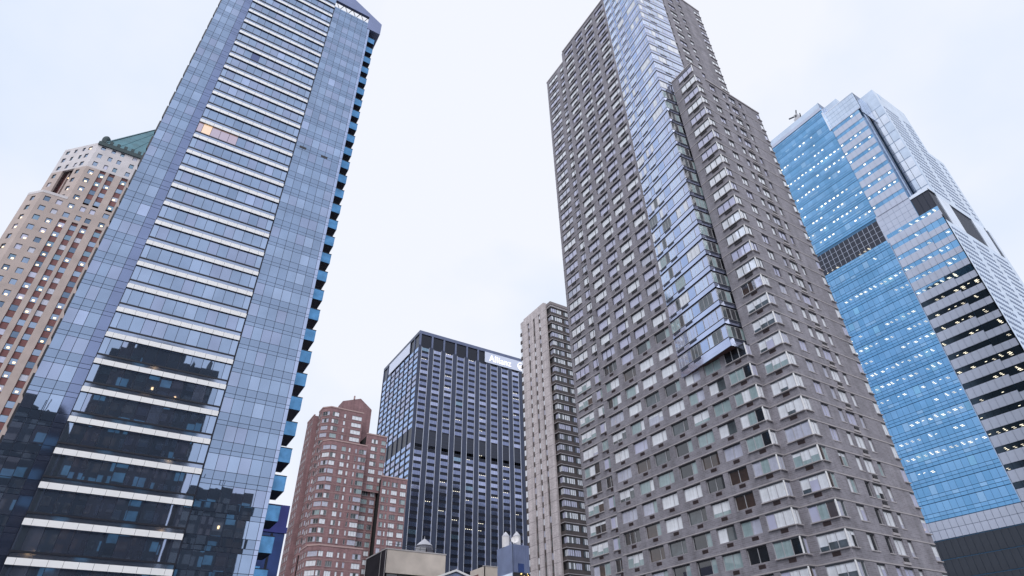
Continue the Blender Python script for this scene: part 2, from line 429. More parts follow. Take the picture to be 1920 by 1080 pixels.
# ================================================================== C : brown brick tower with slanted glass bay, right of centre
def brick_tower():
    fh = 2.97; zl = lambda k: 11.8+fh*k
    R = thing('brick_tower', 'tall taupe brick apartment tower with a slanted glass bay running up its corner', 'skyscraper', 62, 60)
    sill, head = 1.08, 2.85
    W = MB(); UL = Units(R, 'ledge'); LVs = {}
    def led_add(F, u0, u1, k, d=-.05):
        key = (round(u1-u0, 2), d)
        if key not in LVs:
            q = MB(); q.box(LOC, 0, u1-u0, d, -.002, -.07, .07, 'ledge_stone'); LVs[key] = variant(q, u1-u0, .14)
        UL.put(F, u0, 0, zl(k), LVs[key])
    UW = Units(R, 'window'); UG = Units(R, 'vent_grille')
    rnd = random.Random(11)
    fills_hi = ['curtain_white']*9+['blind_lilac']*7+['curtain_grey']*3  # drawn curtains, plus sky reflection painted as white and lilac fills
    fills_lo = ['curtain_white']*5+['curtain_teal']*5+['blind_lilac']*3+['room_dark']*3+['room_brown']*2+['room_grey']*2+['curtain_grey']*2
    V = {}
    def wv(w, cuts, z, n=9, bright=False):
        """one of n looks for a window of this width; higher floors get pale curtain fills, partly painted sky reflection"""
        hi = z > 45
        bright = n == 5 and z > 22  # right-hand faces: sky mirrored in the panes is painted as pale fills
        key = (round(w, 2), len(cuts), hi, bright, rnd.randrange(n))
        if key not in V:
            r2 = random.Random(int(w*100)*31+len(cuts)*7+int(hi)*3+int(bright)*5+key[4]*101)
            base = r2.choice(['curtain_white', 'curtain_white', 'curtain_white', 'blind_lilac', 'curtain_grey']) if bright else r2.choice(fills_hi if hi else fills_lo); fl = []
            for i in range(len(cuts)-1):
                f = base
                if not bright and r2.random() < (.15 if hi else .3): f = r2.choice(fills_hi if hi else fills_lo)
                fl.append(f)
            bl = {}
            if not hi and r2.random() < .3: bl = {i: ('curtain_white', r2.choice([.3, .55, .7])) for i in range(len(fl))}
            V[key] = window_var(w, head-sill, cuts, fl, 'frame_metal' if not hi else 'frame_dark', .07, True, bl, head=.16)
        return V[key]
    gm = MB(); gm.box(LOC, 0, .95, -.02, .05, 0, .42, 'grille_brown')
    for i in range(4): gm.box(LOC, .04, .91, -.045, -.021, .05+i*.095, .09+i*.095, 'grille_dark')
    GV = variant(gm, .95, .42)
    gm = MB(); gm.box(LOC, -.1, 1.15, -.10, .05, 0, .5, 'grille_dark'); GV2 = variant(gm, .95, .45)
    def col(F, ua, ub, cuts, k, grille=True, d=.27):
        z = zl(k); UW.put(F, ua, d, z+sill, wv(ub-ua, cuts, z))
        if grille: UG.put(F, ua+(ub-ua)*.42, 0, z+.50, GV if z < 45 else GV2)
    c2 = [0, .5, 1]; c3 = [0, .34, .67, 1]; cw = [0, .7, 1]
    KB = range(-8, 9)                                   # below the glass bay
    # left face, main plane X=61.5
    F = FL(61.5)
    colsM = [(-67.6, -64.2), (-63.1, -60.1), (-59.3, -56.15), (-55.1, -51.95)]
    colsLow = [(-51.05, -48.2), (-47.4, -44.55)]
    R2 = (-43.7, -40.2)
    zt = wall_grid(W, F, -68.2, -40.2, [zl(k) for k in KB], fh, sill, head, colsM+colsLow+[R2], 'taupe_brick')
    W.box(F, -51.45, -40.2, 0, .35, zt, zl(9)-.12, 'taupe_brick')
    zt2 = wall_grid(W, F, -68.2, -51.45, [zl(k) for k in range(9, 43)], fh, sill, head, colsM, 'taupe_brick')
    W.box(F, -68.2, -51.45, 0, .35, zt, zl(9), 'taupe_brick')
    W.box(F, -68.2, -51.45, 0, .35, zt2, 140.5, 'taupe_brick')
    for k in range(-8, 43):
        led_add(F, -68.2, -40.2 if k <= 8 else -51.45, k)
        for a, b in colsM: col(F, a, b, cw if (b > -64 or k > 12) else c3, k)
        if k <= 8:
            for a, b in colsLow: col(F, a, b, c2, k)
            col(F, R2[0], R2[1]-.08, c3, k, d=.05)
    # side of the stepped bay
    F2 = FR(40.2)
    zt = wall_grid(W, F2, 61.85, 63.0, [zl(k) for k in KB], fh, sill, head, [(61.85, 62.6)], 'taupe_brick')
    for k in KB:
        led_add(F2, 61.5, 63.0, k)
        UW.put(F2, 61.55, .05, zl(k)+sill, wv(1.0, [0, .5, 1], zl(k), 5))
    # recessed far left strip X=62.4
    F = FL(62.05); colsA = [(-75.7, -71.8), (-70.6, -68.5)]
    zt = wall_grid(W, F, -76.4, -68.2, [zl(k) for k in range(-8, 42)], fh, sill, head, colsA, 'taupe_brick')
    W.box(F, -76.4, -68.2, 0, .35, zt, 137.6, 'taupe_brick')
    for k in range(-8, 42):
        led_add(F, -76.4, -68.2, k); col(F, -75.7, -71.8, c3, k, d=.1); col(F, -70.6, -68.5, c2, k, d=.06)
    W.box(FR(68.2), 61.5, 62.75, .002, .35, -H, 140.3, 'taupe_brick')
    # corner block (low) : front X=63 and right face Y=35.9
    F = FL(63.0); zt = wall_grid(W, F, -40.8, -35.9, [zl(k) for k in range(-8, 28)], fh, sill, head, [(-39.3, -35.9)], 'taupe_brick')
    W.box(F, -40.8, -35.9, 0, .35, zt, 95.2, 'taupe_brick')
    G = FR(35.9); opsR = [(63.35, 64.45), (66.65, 68.2), (70.05, 71.05), (71.65, 73.55), (74.45, 75.35), (79.3, 80.4)]
    zt = wall_grid(W, G, 63.35, 80.4, [zl(k) for k in range(-8, 27)], fh, sill, head, opsR, 'taupe_brick')
    W.box(G, 63.35, 80.4, 0, .35, zt, 92.4, 'taupe_brick')
    W.box(G, 63.35, 65.6, .0, .35, 92.402, 95.2, 'taupe_brick')
    W.box(Frame(65.6, 35.9, pi/2), .352, 5, 0, .3, 92.4, 95.2, 'taupe_brick')
    AC = Units(R, 'sill_slab')
    sm = MB(); sm.box(LOC, -.1, 1.25, -.14, .0, -.28, -.02, 'ledge_stone'); sm.box(LOC, .25, 1.1, -.10, .0, 0, .42, 'grille_dark'); SV = variant(sm, 1.2, .7)
    for k in range(-8, 28):
        z = zl(k)
        led_add(F, -40.8, -35.9, k); 
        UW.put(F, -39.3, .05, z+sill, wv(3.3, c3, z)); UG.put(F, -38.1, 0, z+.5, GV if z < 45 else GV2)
        if k < 27:
            led_add(G, 63.0, 80.4, k)
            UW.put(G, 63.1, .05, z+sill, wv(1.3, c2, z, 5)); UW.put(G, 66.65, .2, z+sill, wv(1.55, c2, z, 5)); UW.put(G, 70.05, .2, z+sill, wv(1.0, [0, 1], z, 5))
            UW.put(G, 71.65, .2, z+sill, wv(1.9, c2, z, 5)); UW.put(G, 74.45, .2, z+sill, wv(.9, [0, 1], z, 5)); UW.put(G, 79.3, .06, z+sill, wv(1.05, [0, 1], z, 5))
            AC.put(G, 72.0, -.01, z+.42, SV)
    AC.done()
    # corner posts of the wrap-round windows
    P = Units(R, 'corner_post'); pm = MB(); pm.box(LOC, -.02, .10, -.02, .10, 0, head-sill, 'white_panel'); PV = variant(pm, .12, 1.8)
    for k in range(-8, 28):
        P.put(G, 63.0, 0, zl(k)+sill, PV)
        if k <= 8: P.put(F2, 61.5, 0, zl(k)+sill, PV)
    P.done()
    # upper right face Y=41.6
    G = FR(41.6); ops = [(69.0, 70.5), (71.9, 74.2), (75.8, 77.1), (81.8, 84.0)]
    ks = range(27, 43)
    W.box(G, 64, 84.0, 0, .35, 91, zl(27), 'taupe_brick')
    zt = wall_grid(W, G, 67.3, 84.0, [zl(k) for k in ks], fh, sill, head, ops, 'taupe_brick')
    W.box(G, 61.9, 84.0, 0, .35, zt, 140.5, 'taupe_brick')
    for k in ks:
        z = zl(k); led_add(G, 67.3, 84.0, k, -.02)
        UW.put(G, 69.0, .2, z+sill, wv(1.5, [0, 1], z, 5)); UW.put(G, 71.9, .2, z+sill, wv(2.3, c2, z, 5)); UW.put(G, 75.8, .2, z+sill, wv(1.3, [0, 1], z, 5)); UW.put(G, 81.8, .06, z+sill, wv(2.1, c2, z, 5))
    W.build('wall', R)
    UL.done()
    # core that closes the volume behind the windows
    C = MB(); C.slab([(62.0, 42.3), (83.6, 42.3), (83.6, 68), (62.0, 68)], -H, 140, 'core_dark'); C.slab([(62.9, 68.01), (83.6, 68.01), (83.6, 76.2), (62.9, 76.2)], -H, 137, 'core_dark')
    C.slab([(63.45, 36.35), (79.7, 36.35), (79.7, 42.29), (63.45, 42.29)], -H, 92, 'core_dark'); C.slab([(62.0, 40.6), (63.44, 40.6), (63.44, 42.29), (62.0, 42.29)], -H, 38, 'core_dark')
    C.build('core', R)
    for (q, *a) in ((FL(61.4), -68.2, -51.45, -.05, .5, 140.52, 140.9), (FR(41.5), 61.9, 84.1, -.05, .5, 140.52, 140.9), (FL(62.0), -76.5, -68.2, -.05, .5, 137.62, 138), (FR(35.8), 65.9, 80.5, -.05, .5, 92.42, 92.7), (FL(62.95), -40.8, -35.75, -.05, .5, 95.22, 95.5), (FR(35.85), 63.46, 65.6, -.05, .5, 95.22, 95.5)):
        Q = MB(); Q.box(q, *a, 'ledge_stone'); Q.build('coping', R)
    UW.done(); UG.done()
    # ---- slanted glass bay
    A = Vector((61.5, 51.45)); B = Vector((60.3, 41.35)); d = (B-A); Ln = d.length
    FA = Frame(A.x, A.y, atan2(d.y, d.x)); d2 = Vector((-d.y, d.x)).normalized()
    FB = Frame(B.x, B.y, atan2(d2.y, d2.x)); L2 = 7.75
    E2 = B+d2*L2
    m = MB(); m.slab([(A.x+.02, A.y), (B.x+.12, B.y+.12), (E2.x, E2.y+.15), (E2.x, 41.55), (62, 51.4)], 38.25, 38.5, 'grille_brown')
    m.slab([(A.x+.15, A.y-.05), (B.x+.22, B.y+.2), (E2.x-.05, E2.y+.25), (E2.x-.05, 41.55), (62, 51.3)], 38.51, 145, 'joint_dark')
    bay = m.build('glass_bay', R)
    U = Units(R, 'bay_window'); S2 = Units(R, 'bay_spandrel'); X = Units(R, 'bay_vent')
    vw = {}
    def bv(w, cuts, fills, h=1.82):
        key = (w, tuple(fills))
        if key not in vw: vw[key] = window_var(w, h, cuts, list(fills), 'frame_metal', .05, False, fd=.03)
        return vw[key]
    sp = {}
    def sv(w, h, mt):
        if (w, h, mt) not in sp: sp[(w, h, mt)] = pane_var(w, h, mt)
        return sp[(w, h, mt)]
    xm = MB(); xm.box(LOC, 0, 1.5, -.02, 0, 0, .34, 'louver_black'); XV = variant(xm, 1.5, .34)
    bw = ['curtain_white', 'bay_glass_pale', 'bay_glass_pale', 'bay_glass_pale', 'bay_glass_lilac']
    lw = ['curtain_teal', 'room_grey', 'curtain_white', 'bay_glass_pale', 'blind_lilac']
    for k in range(9, 45):
        z = zl(k)+.2; bottom = k < 20
        def f(n):
            a = rnd.choice(lw if (bottom and rnd.random() < .55) else bw); return [a if rnd.random() < .75 else rnd.choice(bw) for _ in range(n)]
        S2.put(FA, .04, 0, z, sv(Ln-.04, .72, 'bay_glass_lilac'))
        zz = z+.82
        U.put(FA, .08, 0, zz, bv(1.95, [0, .3, .65, 1], f(3)))
        U.put(FA, 2.08, 0, zz, bv(.82, [0, 1], ['bay_glass_blue'] if not bottom else [rnd.choice(['room_dark', 'bay_glass_blue'])]))
        U.put(FA, 2.95, 0, zz, bv(1.95, [0, .34, .67, 1], f(3)))
        U.put(FA, 4.95, 0, zz, bv(1.55, [0, 1], ['bay_glass_blue']))
        U.put(FA, 6.55, 0, zz, bv(2.6, [0, .34, .67, 1], f(3)))
        U.put(FA, 9.2, 0, zz, bv(.95, [0, 1], ['bay_glass_lilac']))
        X.put(FA, .3, 0, z+.35, XV); X.put(FA, 3.05, 0, z+.35, XV)
        S2.put(FB, 0, 0, z, sv(L2, .72, 'bay_glass_lilac'))
        low = k < 27
        g2 = (lambda n: [rnd.choice(['room_grey', 'curtain_teal', 'room_dark']) for _ in range(n)]) if low else f
        U.put(FB, .05, 0, zz, bv(1.5, [0, .5, 1], g2(2))); U.put(FB, 1.6, 0, zz, bv(1.7, [0, .5, 1], g2(2)))
        U.put(FB, 3.35, 0, zz, bv(1.5, [0, 1], ['bay_glass_pale'] if not low else g2(1))); U.put(FB, 4.9, 0, zz, bv(2.8, [0, .5, 1], f(2)))
        X.put(FB, 2.3 if not low else .9, 0, z+.35, XV)
    U.done(); S2.done(); X.done()
    m = MB(); m.box(FA, .02, Ln, -.03, .10, 38.2, 38.75, 'bay_glass_lilac'); m.box(FB, .0, L2, -.03, .10, 38.2, 38.75, 'bay_glass_lilac'); m.build('bay_fascia', R)

# ================================================================== D : black office block with the white sign
def office_block():
    R = thing('office_block', 'black and navy office block with pale vertical mullions and white rooftop signs', 'office tower', 160, 325)
    X0, Y0, Xe, Ye = 121.8, 296.0, 204.0, 354.8; top = 194.8; fh = 3.8
    FRt = FR(Y0); FLt = FL(X0)
    m = MB(); m.slab([(X0+.3, Y0+.3), (Xe, Y0+.3), (Xe, Ye), (X0+.3, Ye)], -H, 192, 'steel_black'); m.build('frame', R)
    pitch = 8.15; nb = 10; pier = 3.1
    W = Units(R, 'window'); ML = Units(R, 'mullion'); PR = Units(R, 'pier')
    rnd = random.Random(5); V = {}
    def wv(w, fills, kind=0):
        key = (w, tuple(fills), kind)
        if key not in V:
            mb = MB(); n = len(fills)
            for i, f in enumerate(fills): mb.box(LOC, i*w/n+.03, (i+1)*w/n-.03, 0, .05, 0, 2.15 if kind == 0 else 2.3, f)
            V[key] = variant(mb, w, 2.15)
        return V[key]
    zs = [181.2-fh*k for k in range(0, 50)]
    lights = []
    pool = ['office_glass']*5+['office_glass_pale']*4+['office_glass_teal']
    fl_tone = {}
    for j, z in enumerate(zs):
        mech = 120.5 < z < 130.5
        for i in range(nb):
            u = X0+1.6+i*pitch+.35
            if mech: continue
            f = rnd.choice(pool if (j % 7 in (0, 1) or j in (16, 17, 18)) else pool[:6])
            W.put(FRt, u, .12, z, wv(4.95, [f]*3))
            if rnd.random() < .12 and j < 40: lights += [(FRt, u+.4+q*1.2, .06, z+1.9) for q in range(rnd.randint(2, 4))]
        for i in range(8):
            u = -Ye+.5+i*7.3
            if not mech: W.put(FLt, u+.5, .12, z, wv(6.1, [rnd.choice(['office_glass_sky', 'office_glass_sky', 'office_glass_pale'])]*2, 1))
    W.done()
    m = MB(); lou = Units(R, 'louvre'); lm = MB(); lm.box(LOC, 0, 4.9, 0, .05, 0, 10.6, 'louver_black')
    for q in range(5): lm.box(LOC, .05, 4.85, -.03, -.002, q*2.1+.2, q*2.1+.35, 'steel_navy')
    LV = variant(lm, 4.9, 10.6)
    for i in range(nb): lou.put(FRt, X0+1.95+i*pitch, .12, 120.2, LV)
    tl = MB(); tl.box(LOC, 0, pitch-1.0, .5, .6, 0, 7.4, 'louver_black'); TV = variant(tl, 7, 7)
    for i in range(nb): lou.put(FRt, X0+1.4+i*pitch, .0, 185.0, TV)
    tl2 = MB(); tl2.box(LOC, 0, 6.4, .5, .6, 0, 7.4, 'louver_black'); TV2 = variant(tl2, 6.4, 7)
    for i in range(8): lou.put(FLt, -Ye+.6+i*7.3, .0, 185.0, TV2)
    lou.done()
    pm = MB(); pm.box(LOC, 0, pier-.1, -.25, .29, -H, 184.5, 'steel_navy'); PV = variant(pm, pier, 180)
    for i in range(nb+1): PR.put(FRt, X0+1.6+i*pitch-pier+.05 if i else X0+.0, 0, 0, PV if i else variant((lambda q: (q.box(LOC, 0, 1.55, -.25, .29, -H, 184.5, 'steel_navy'), q)[1])(MB()), 1.5, 180))
    pm = MB(); pm.box(LOC, 0, .55, -.2, .29, -H, 184.5, 'steel_navy'); PV2 = variant(pm, .55, 180)
    for i in range(9): PR.put(FLt, -Ye+i*7.3, 0, 0, PV2)
    PR.done()
    mm = MB(); mm.box(LOC, 0, .22, -.4, .1, -H, 183.6, 'mullion_pale'); MV = variant(mm, .28, 180)
    for i in range(nb):
        u = X0+1.6+i*pitch; ML.put(FRt, u+.05, 0, 0, MV); ML.put(FRt, u+4.98, 0, 0, MV)
    ML.done()
    t = MB()
    for i in range(nb+1): t.box(FRt, X0+i*pitch-.02, X0+i*pitch+1.15, -.2, .48, 184.6, 192.6, 'steel_blue')
    for i in range(9): t.box(FLt, -Ye+i*7.3-.1, -Ye+i*7.3+.55 if i < 8 else -Y0-.49, -.2, .48, 184.6, 192.6, 'steel_blue')
    t.box(FRt, X0-.25, Xe, -.25, .6, 192.62, 194.8, 'steel_blue'); t.box(FLt, -Ye, -Y0-.61, -.25, .6, 192.62, 194.8, 'steel_navy')
    t.slab([(X0+.5, Y0+.7), (Xe, Y0+.7), (Xe, Ye), (X0+.5, Ye)], 193, 194.3, 'roof_grey')
    t.build('cornice', R)
    lm = MB(); lm.box(LOC, 0, .55, -.03, 0, 0, .22, 'lamp_white'); light_units(R, lights, variant(lm, .55, .22))
    # signs
    s = MB(); s.box(FRt, 168.0, 200.5, -.45, -.21, 184.9, 192.5, 'sign_panel'); sg = s.build('sign', R)
    cu = bpy.data.curves.new('t', 'FONT'); cu.body = 'Allianz'; cu.size = 6.4; cu.extrude = .12; cu.offset = .045; cu.space_character = 1.06
    to = bpy.data.objects.new('t', cu); COL.objects.link(to)
    bpy.context.view_layer.update()
    me = bpy.data.meshes.new_from_object(to.evaluated_get(bpy.context.evaluated_depsgraph_get())); bpy.data.objects.remove(to)
    me.materials.clear(); me.materials.append(MATS['sign_letter'])
    lo = bpy.data.objects.new('lettering', me); COL.objects.link(lo); lo.parent = sg
    lo.rotation_euler = (pi/2, 0, 0); lo.location = FRt.p(171.2, -.58, 186.4)-R['_o']; lo.scale = (.92, 1, 1)
    e = MB(); n = 28; cx, cz = 196.0, 188.7
    for k in range(n):
        a0, a1 = 2*pi*k/n, 2*pi*(k+1)/n
        e.prism(FRt, [(cx+2.9*cos(a0), cz+2.9*sin(a0)), (cx+2.9*cos(a1), cz+2.9*sin(a1)), (cx+2.35*cos(a1), cz+2.35*sin(a1)), (cx+2.35*cos(a0), cz+2.35*sin(a0))], -.62, -.47, 'sign_letter')
    for q, hgt in ((-1.05, 1.0), (0, 1.6), (1.05, 1.0)): e.box(FRt, cx+q-.28, cx+q+.28, -.62, -.47, cz-1.5, cz-1.5+hgt*1.75, 'sign_letter')
    e.box(FRt, cx-1.5, cx-1.34, -.62, -.47, cz-.6, cz+.5, 'sign_letter'); e.box(FRt, cx+1.34, cx+1.5, -.62, -.47, cz-.6, cz+.5, 'sign_letter')
    q = e.build('emblem', R); q.parent = sg
    s = MB(); s.box(FLt, -343.8, -309.8, -.45, -.21, 184.9, 192.5, 'sign_panel'); s.build('sign', R)

# ================================================================== G : slim tan tower with dark bay strip
def tan_tower():
    R = thing('tan_apartment_tower', 'slim pale tan apartment tower with a dark banded bay strip on its right', 'apartment tower', 97, 130)
    fh = 2.95; zl = [50.1+fh*k for k in range(-21, 18)]
    F = FL(92.9)
    slots = [(-135.6, -134.55), (-132.45, -131.4), (-129.4, -128.35)]
    end = (-139.6, -138.85)
    W = MB(); u = -139.6
    for a, b in slots+[(-125.4, -125.4)]:
        a0 = u if u > -139 else -138.85
        W.box(F, a0, a, 0, .6, -H, 102.9, 'tan_brick'); u = b
    W.box(F, -139.6, -125.4, 0, .6, 102.95, 105.4, 'tan_brick'); W.box(F, -139.6, -138.85, .35, .6, -H, 102.9, 'brown_panel')
    W.slab([(93.6, 126), (101.5, 126), (101.5, 139.4), (93.6, 139.4)], -H, 103, 'brown_panel'); 
    W.box(F, -138.0, -126.5, .2, 1.2, 105.41, 106.2, 'tan_brick')
    W.build('wall', R)
    j = MB()
    for k in range(0, 39, 1):
        z = zl[k]
        for a, b in ((-138.85, -135.6), (-134.55, -132.45), (-131.4, -129.4), (-128.35, -125.4)): j.box(F, a, b, -.012, -.002, z-.05, z+.05, 'tan_joint')
    j.build('joint_course', R)
    WN = Units(R, 'slot_window'); rnd = random.Random(2)
    def sw(f):
        mb = MB(); mb.box(LOC, .02, 1.03, 0, .05, 0, 1.55, f); mb.box(LOC, .02, 1.03, -.1, .05, -1.35, -.02, 'brown_panel'); return variant(mb, 1.05, 1.5)
    SV = [sw(f) for f in ('curtain_white', 'curtain_white', 'curtain_grey', 'room_grey')]
    for z in zl:
        for a, b in slots: WN.put(F, a, .38, z+1.1, rnd.choice(SV))
    WN.done()
    ED = Units(R, 'edge_window')
    mb = MB(); mb.box(LOC, 0, .72, -.25, .1, 1.15, 2.7, 'curtain_white'); mb.box(LOC, -.2, .74, -.3, .1, 0, 1.13, 'brown_panel'); EV = variant(mb, .8, 2.7)
    for z in zl: ED.put(F, -139.6, .2, z, EV)
    ED.done()
    # bay
    G = FR(123.5); X0, X1 = 93.7, 101.5; B = Units(R, 'bay_window'); L = Units(R, 'bay_ledge')
    c = MB(); c.slab([(X0+.25, 123.75), (X1, 123.75), (X1, 126), (X0+.25, 126)], -H, 104, 'brown_panel'); c.build('bay_wall', R)
    cc = MB(); cc.box(G, X0-.25, X1, -.25, 2.2, 104.0, 105.0, 'tan_joint'); cc.box(G, X0-.1, X1, -.1, 2.2, 103.3, 103.98, 'ledge_stone'); cc.build('bay_coping', R)
    VV = {}
    def bw(w, n, state):
        if (w, n, state) not in VV:
            r2 = random.Random(n*31+state*7+int(w*10)); fl = [['curtain_white', 'curtain_grey', 'blind_lilac', 'curtain_white', 'room_dark', 'room_brown'][state] if r2.random() < .85 else 'room_grey' for _ in range(n)]
            VV[(w, n, state)] = window_var(w, 1.55, [i/n for i in range(n+1)], fl, 'frame_dark', .07, False)
        return VV[(w, n, state)]
    lm = MB(); lm.box(LOC, -.22, X1-X0, -.22, 0, 0, .16, 'ledge_stone'); lm.box(LOC, -.22, 0, .002, 1.9, 0, .16, 'ledge_stone'); lm.box(LOC, -.12, X1-X0, -.12, 0, .2, 1.05, 'brown_panel'); lm.box(LOC, -.12, 0, .002, 1.9, .2, 1.05, 'brown_panel'); LV = variant(lm, 7, 1)
    GL = FL(X0)
    for i, z in enumerate(zl):
        L.put(G, X0, .24, z, LV)
        for (u, w, n) in ((X0+.15, 2.05, 3), (X0+2.3, 1.9, 3), (X0+5.0, 1.7, 3)):
            st = rnd.choice([0, 0, 1, 2, 3]) if (i > 12 or rnd.random() < .55) else rnd.choice([4, 5, 4])
            B.put(G, u, .18, z+1.1, bw(w, n, st))
        B.put(GL, -125.3, .18, z+1.1, bw(1.7, 3, rnd.choice([0, 1, 2, 4])))
    B.done(); L.done()

# ================================================================== F : red brick block
def red_block():
    R = thing('red_brick_block', 'red brick apartment block with stepped roofline and a gabled penthouse', 'apartment tower', 65, 225)
    fh = 2.95; rnd = random.Random(9); UW = Units(R, 'window'); V = {}
    pool = ['curtain_white']*8+['curtain_grey']*3+['curtain_teal']*2+['room_grey']
    def wv(w):
        k = (round(w, 1), rnd.randrange(6))
        if k not in V:
            r2 = random.Random(int(w*100)+k[1]*17); n = 3 if w > 2.2 else (2 if w > 1.2 else 1); f = r2.choice(pool)
            V[k] = window_var(w, 1.7, [i/n for i in range(n+1)], [f if r2.random() < .85 else 'room_grey' for _ in range(n)], 'frame_metal', .08, True)
        return V[k]
    W = MB(); K = MB()
    def block(F, u0, u1, ztop, zbot, cols, thick=.4):
        n = int((ztop-1.6-zbot)/fh)+1; fl = [ztop-1.2-fh*(k+1) for k in range(n)][::-1]
        fl = [z for z in fl if z > -H-2]
        zt = wall_grid(W, F, u0, u1, fl, fh, .9, 2.6, cols, 'red_brick', thick)
        W.box(F, u0, u1, 0, thick, zt, ztop, 'red_brick')
        K.box(F, u0-.1, u1+.1, -.15, thick, ztop+.01, ztop+.5, 'red_coping')
        for z in fl: K.box(F, u0, u1, -.05, -.003, z-.03, z+.08, 'red_coping')
        for z in fl:
            for a, b in cols: UW.put(F, a, .15, z+.9, wv(b-a))
    d45 = pi/4
    # upper block, set back
    block(FR(222), 56.5, 69.8, 99.7, 46, [(57.4, 60.0), (62.0, 62.8), (65.3, 69.3)])
    c = Frame(53.9, 224.6, -d45); block(c, 0, 3.67, 99.7, 46, [(.4, 3.3)])
    block(FL(53.9), -229.5, -224.6, 99.7, -H, [(-228.9, -227.3), (-226.6, -225.2)])
    W.box(FR(229.5), 52.61, 53.89, 0, .3, -H, 98.2, 'red_brick')
    block(FL(52.2), -239, -229.5, 98.2, -H, [(-238.2, -236.6), (-235.4, -233.8), (-232.6, -231)])
    # front block
    block(FR(216), 57.0, 71.0, 84.2, 46, [(57.2, 59.3), (61.3, 62.9), (64.0, 64.7), (66.6, 67.2), (68.0, 70.9)])
    c = Frame(54.6, 218.4, -d45); block(c, 0, 3.39, 84.2, 46, [(.35, 3.2)])
    block(FL(54.6), -224, -218.4, 84.2, 46, [(-223.2, -221.6), (-220.8, -219.2)])
    # lowest front block
    block(FR(212), 57.4, 72.6, 46.5, -H, [(57.6, 59.2), (60.4, 62.6), (64.0, 64.7), (66.1, 66.9), (69.2, 72.2)])
    c = Frame(54.5, 214.9, -d45); block(c, 0, 4.1, 46.5, -H, [(.3, 3.9)])
    block(FL(54.5), -224, -214.9, 46.5, -H, [(-223, -221.4), (-220.4, -218.8), (-217.6, -216)])
    # right wings
    block(FR(218), 71.0, 79.3, 90, 70, [(73.2, 75.7), (77.2, 79.0)])
    block(FR(214.5), 77.6, 88.0, 73.3, -H, [(78.2, 79.6), (80.3, 80.9), (81.8, 84.2), (85.4, 87.7)])
    block(FR(219), 71.0, 77.6, 70, -H, [(71.8, 74.4), (75.4, 77.2)])
    W.slab([(54.5, 224.8), (56.9, 222.41), (69.5, 222.41), (69.5, 238), (54.5, 238)], -H, 98.9, 'core_dark'); W.slab([(55.2, 218.9), (57.3, 216.8), (70.6, 216.8), (70.6, 222), (55.2, 222)], -H, 83.5, 'core_dark')
    W.slab([(55.1, 215.4), (57.7, 212.8), (72.2, 212.8), (72.2, 216), (55.1, 216)], -H, 46, 'core_dark'); W.slab([(71.1, 219.6), (79, 219.6), (79, 236), (71.1, 236)], -H, 89.5, 'core_dark'); W.slab([(78, 215.3), (87.6, 215.3), (87.6, 236), (79.1, 236)], -H, 73, 'core_dark')
    W.slab([(52.8, 229.6), (54.4, 229.6), (54.4, 239), (52.8, 239)], -H, 97, 'core_dark'); W.box(Frame(88.0, 214.5, pi/2), .42, 20, 0, .4, -H, 73.3, 'red_brick'); W.box(Frame(79.3, 218, pi/2), .42, 14, 0, .4, 70, 90, 'red_brick')
    W.build('wall', R); K.build('stone_trim', R)
    P = MB(); P.prism(FR(226), [(61.7, 95), (61.7, 105.2), (69.0, 107.9), (74.2, 104.0), (74.2, 88)], 0, 6, 'red_brick'); P.box(FR(225.9), 66, 66.5, -.3, .4, 106.9, 108.4, 'red_coping'); pp = P.build('penthouse', R)
    P = MB(); P.box(FR(226), 70.2, 70.9, -.02, -.002, 98.4, 99.6, 'room_dark'); P.box(FR(226), 70.2, 70.9, -.02, -.002, 94.9, 96.1, 'room_dark'); o = P.build('vent', R); o.parent = pp
    UW.done()

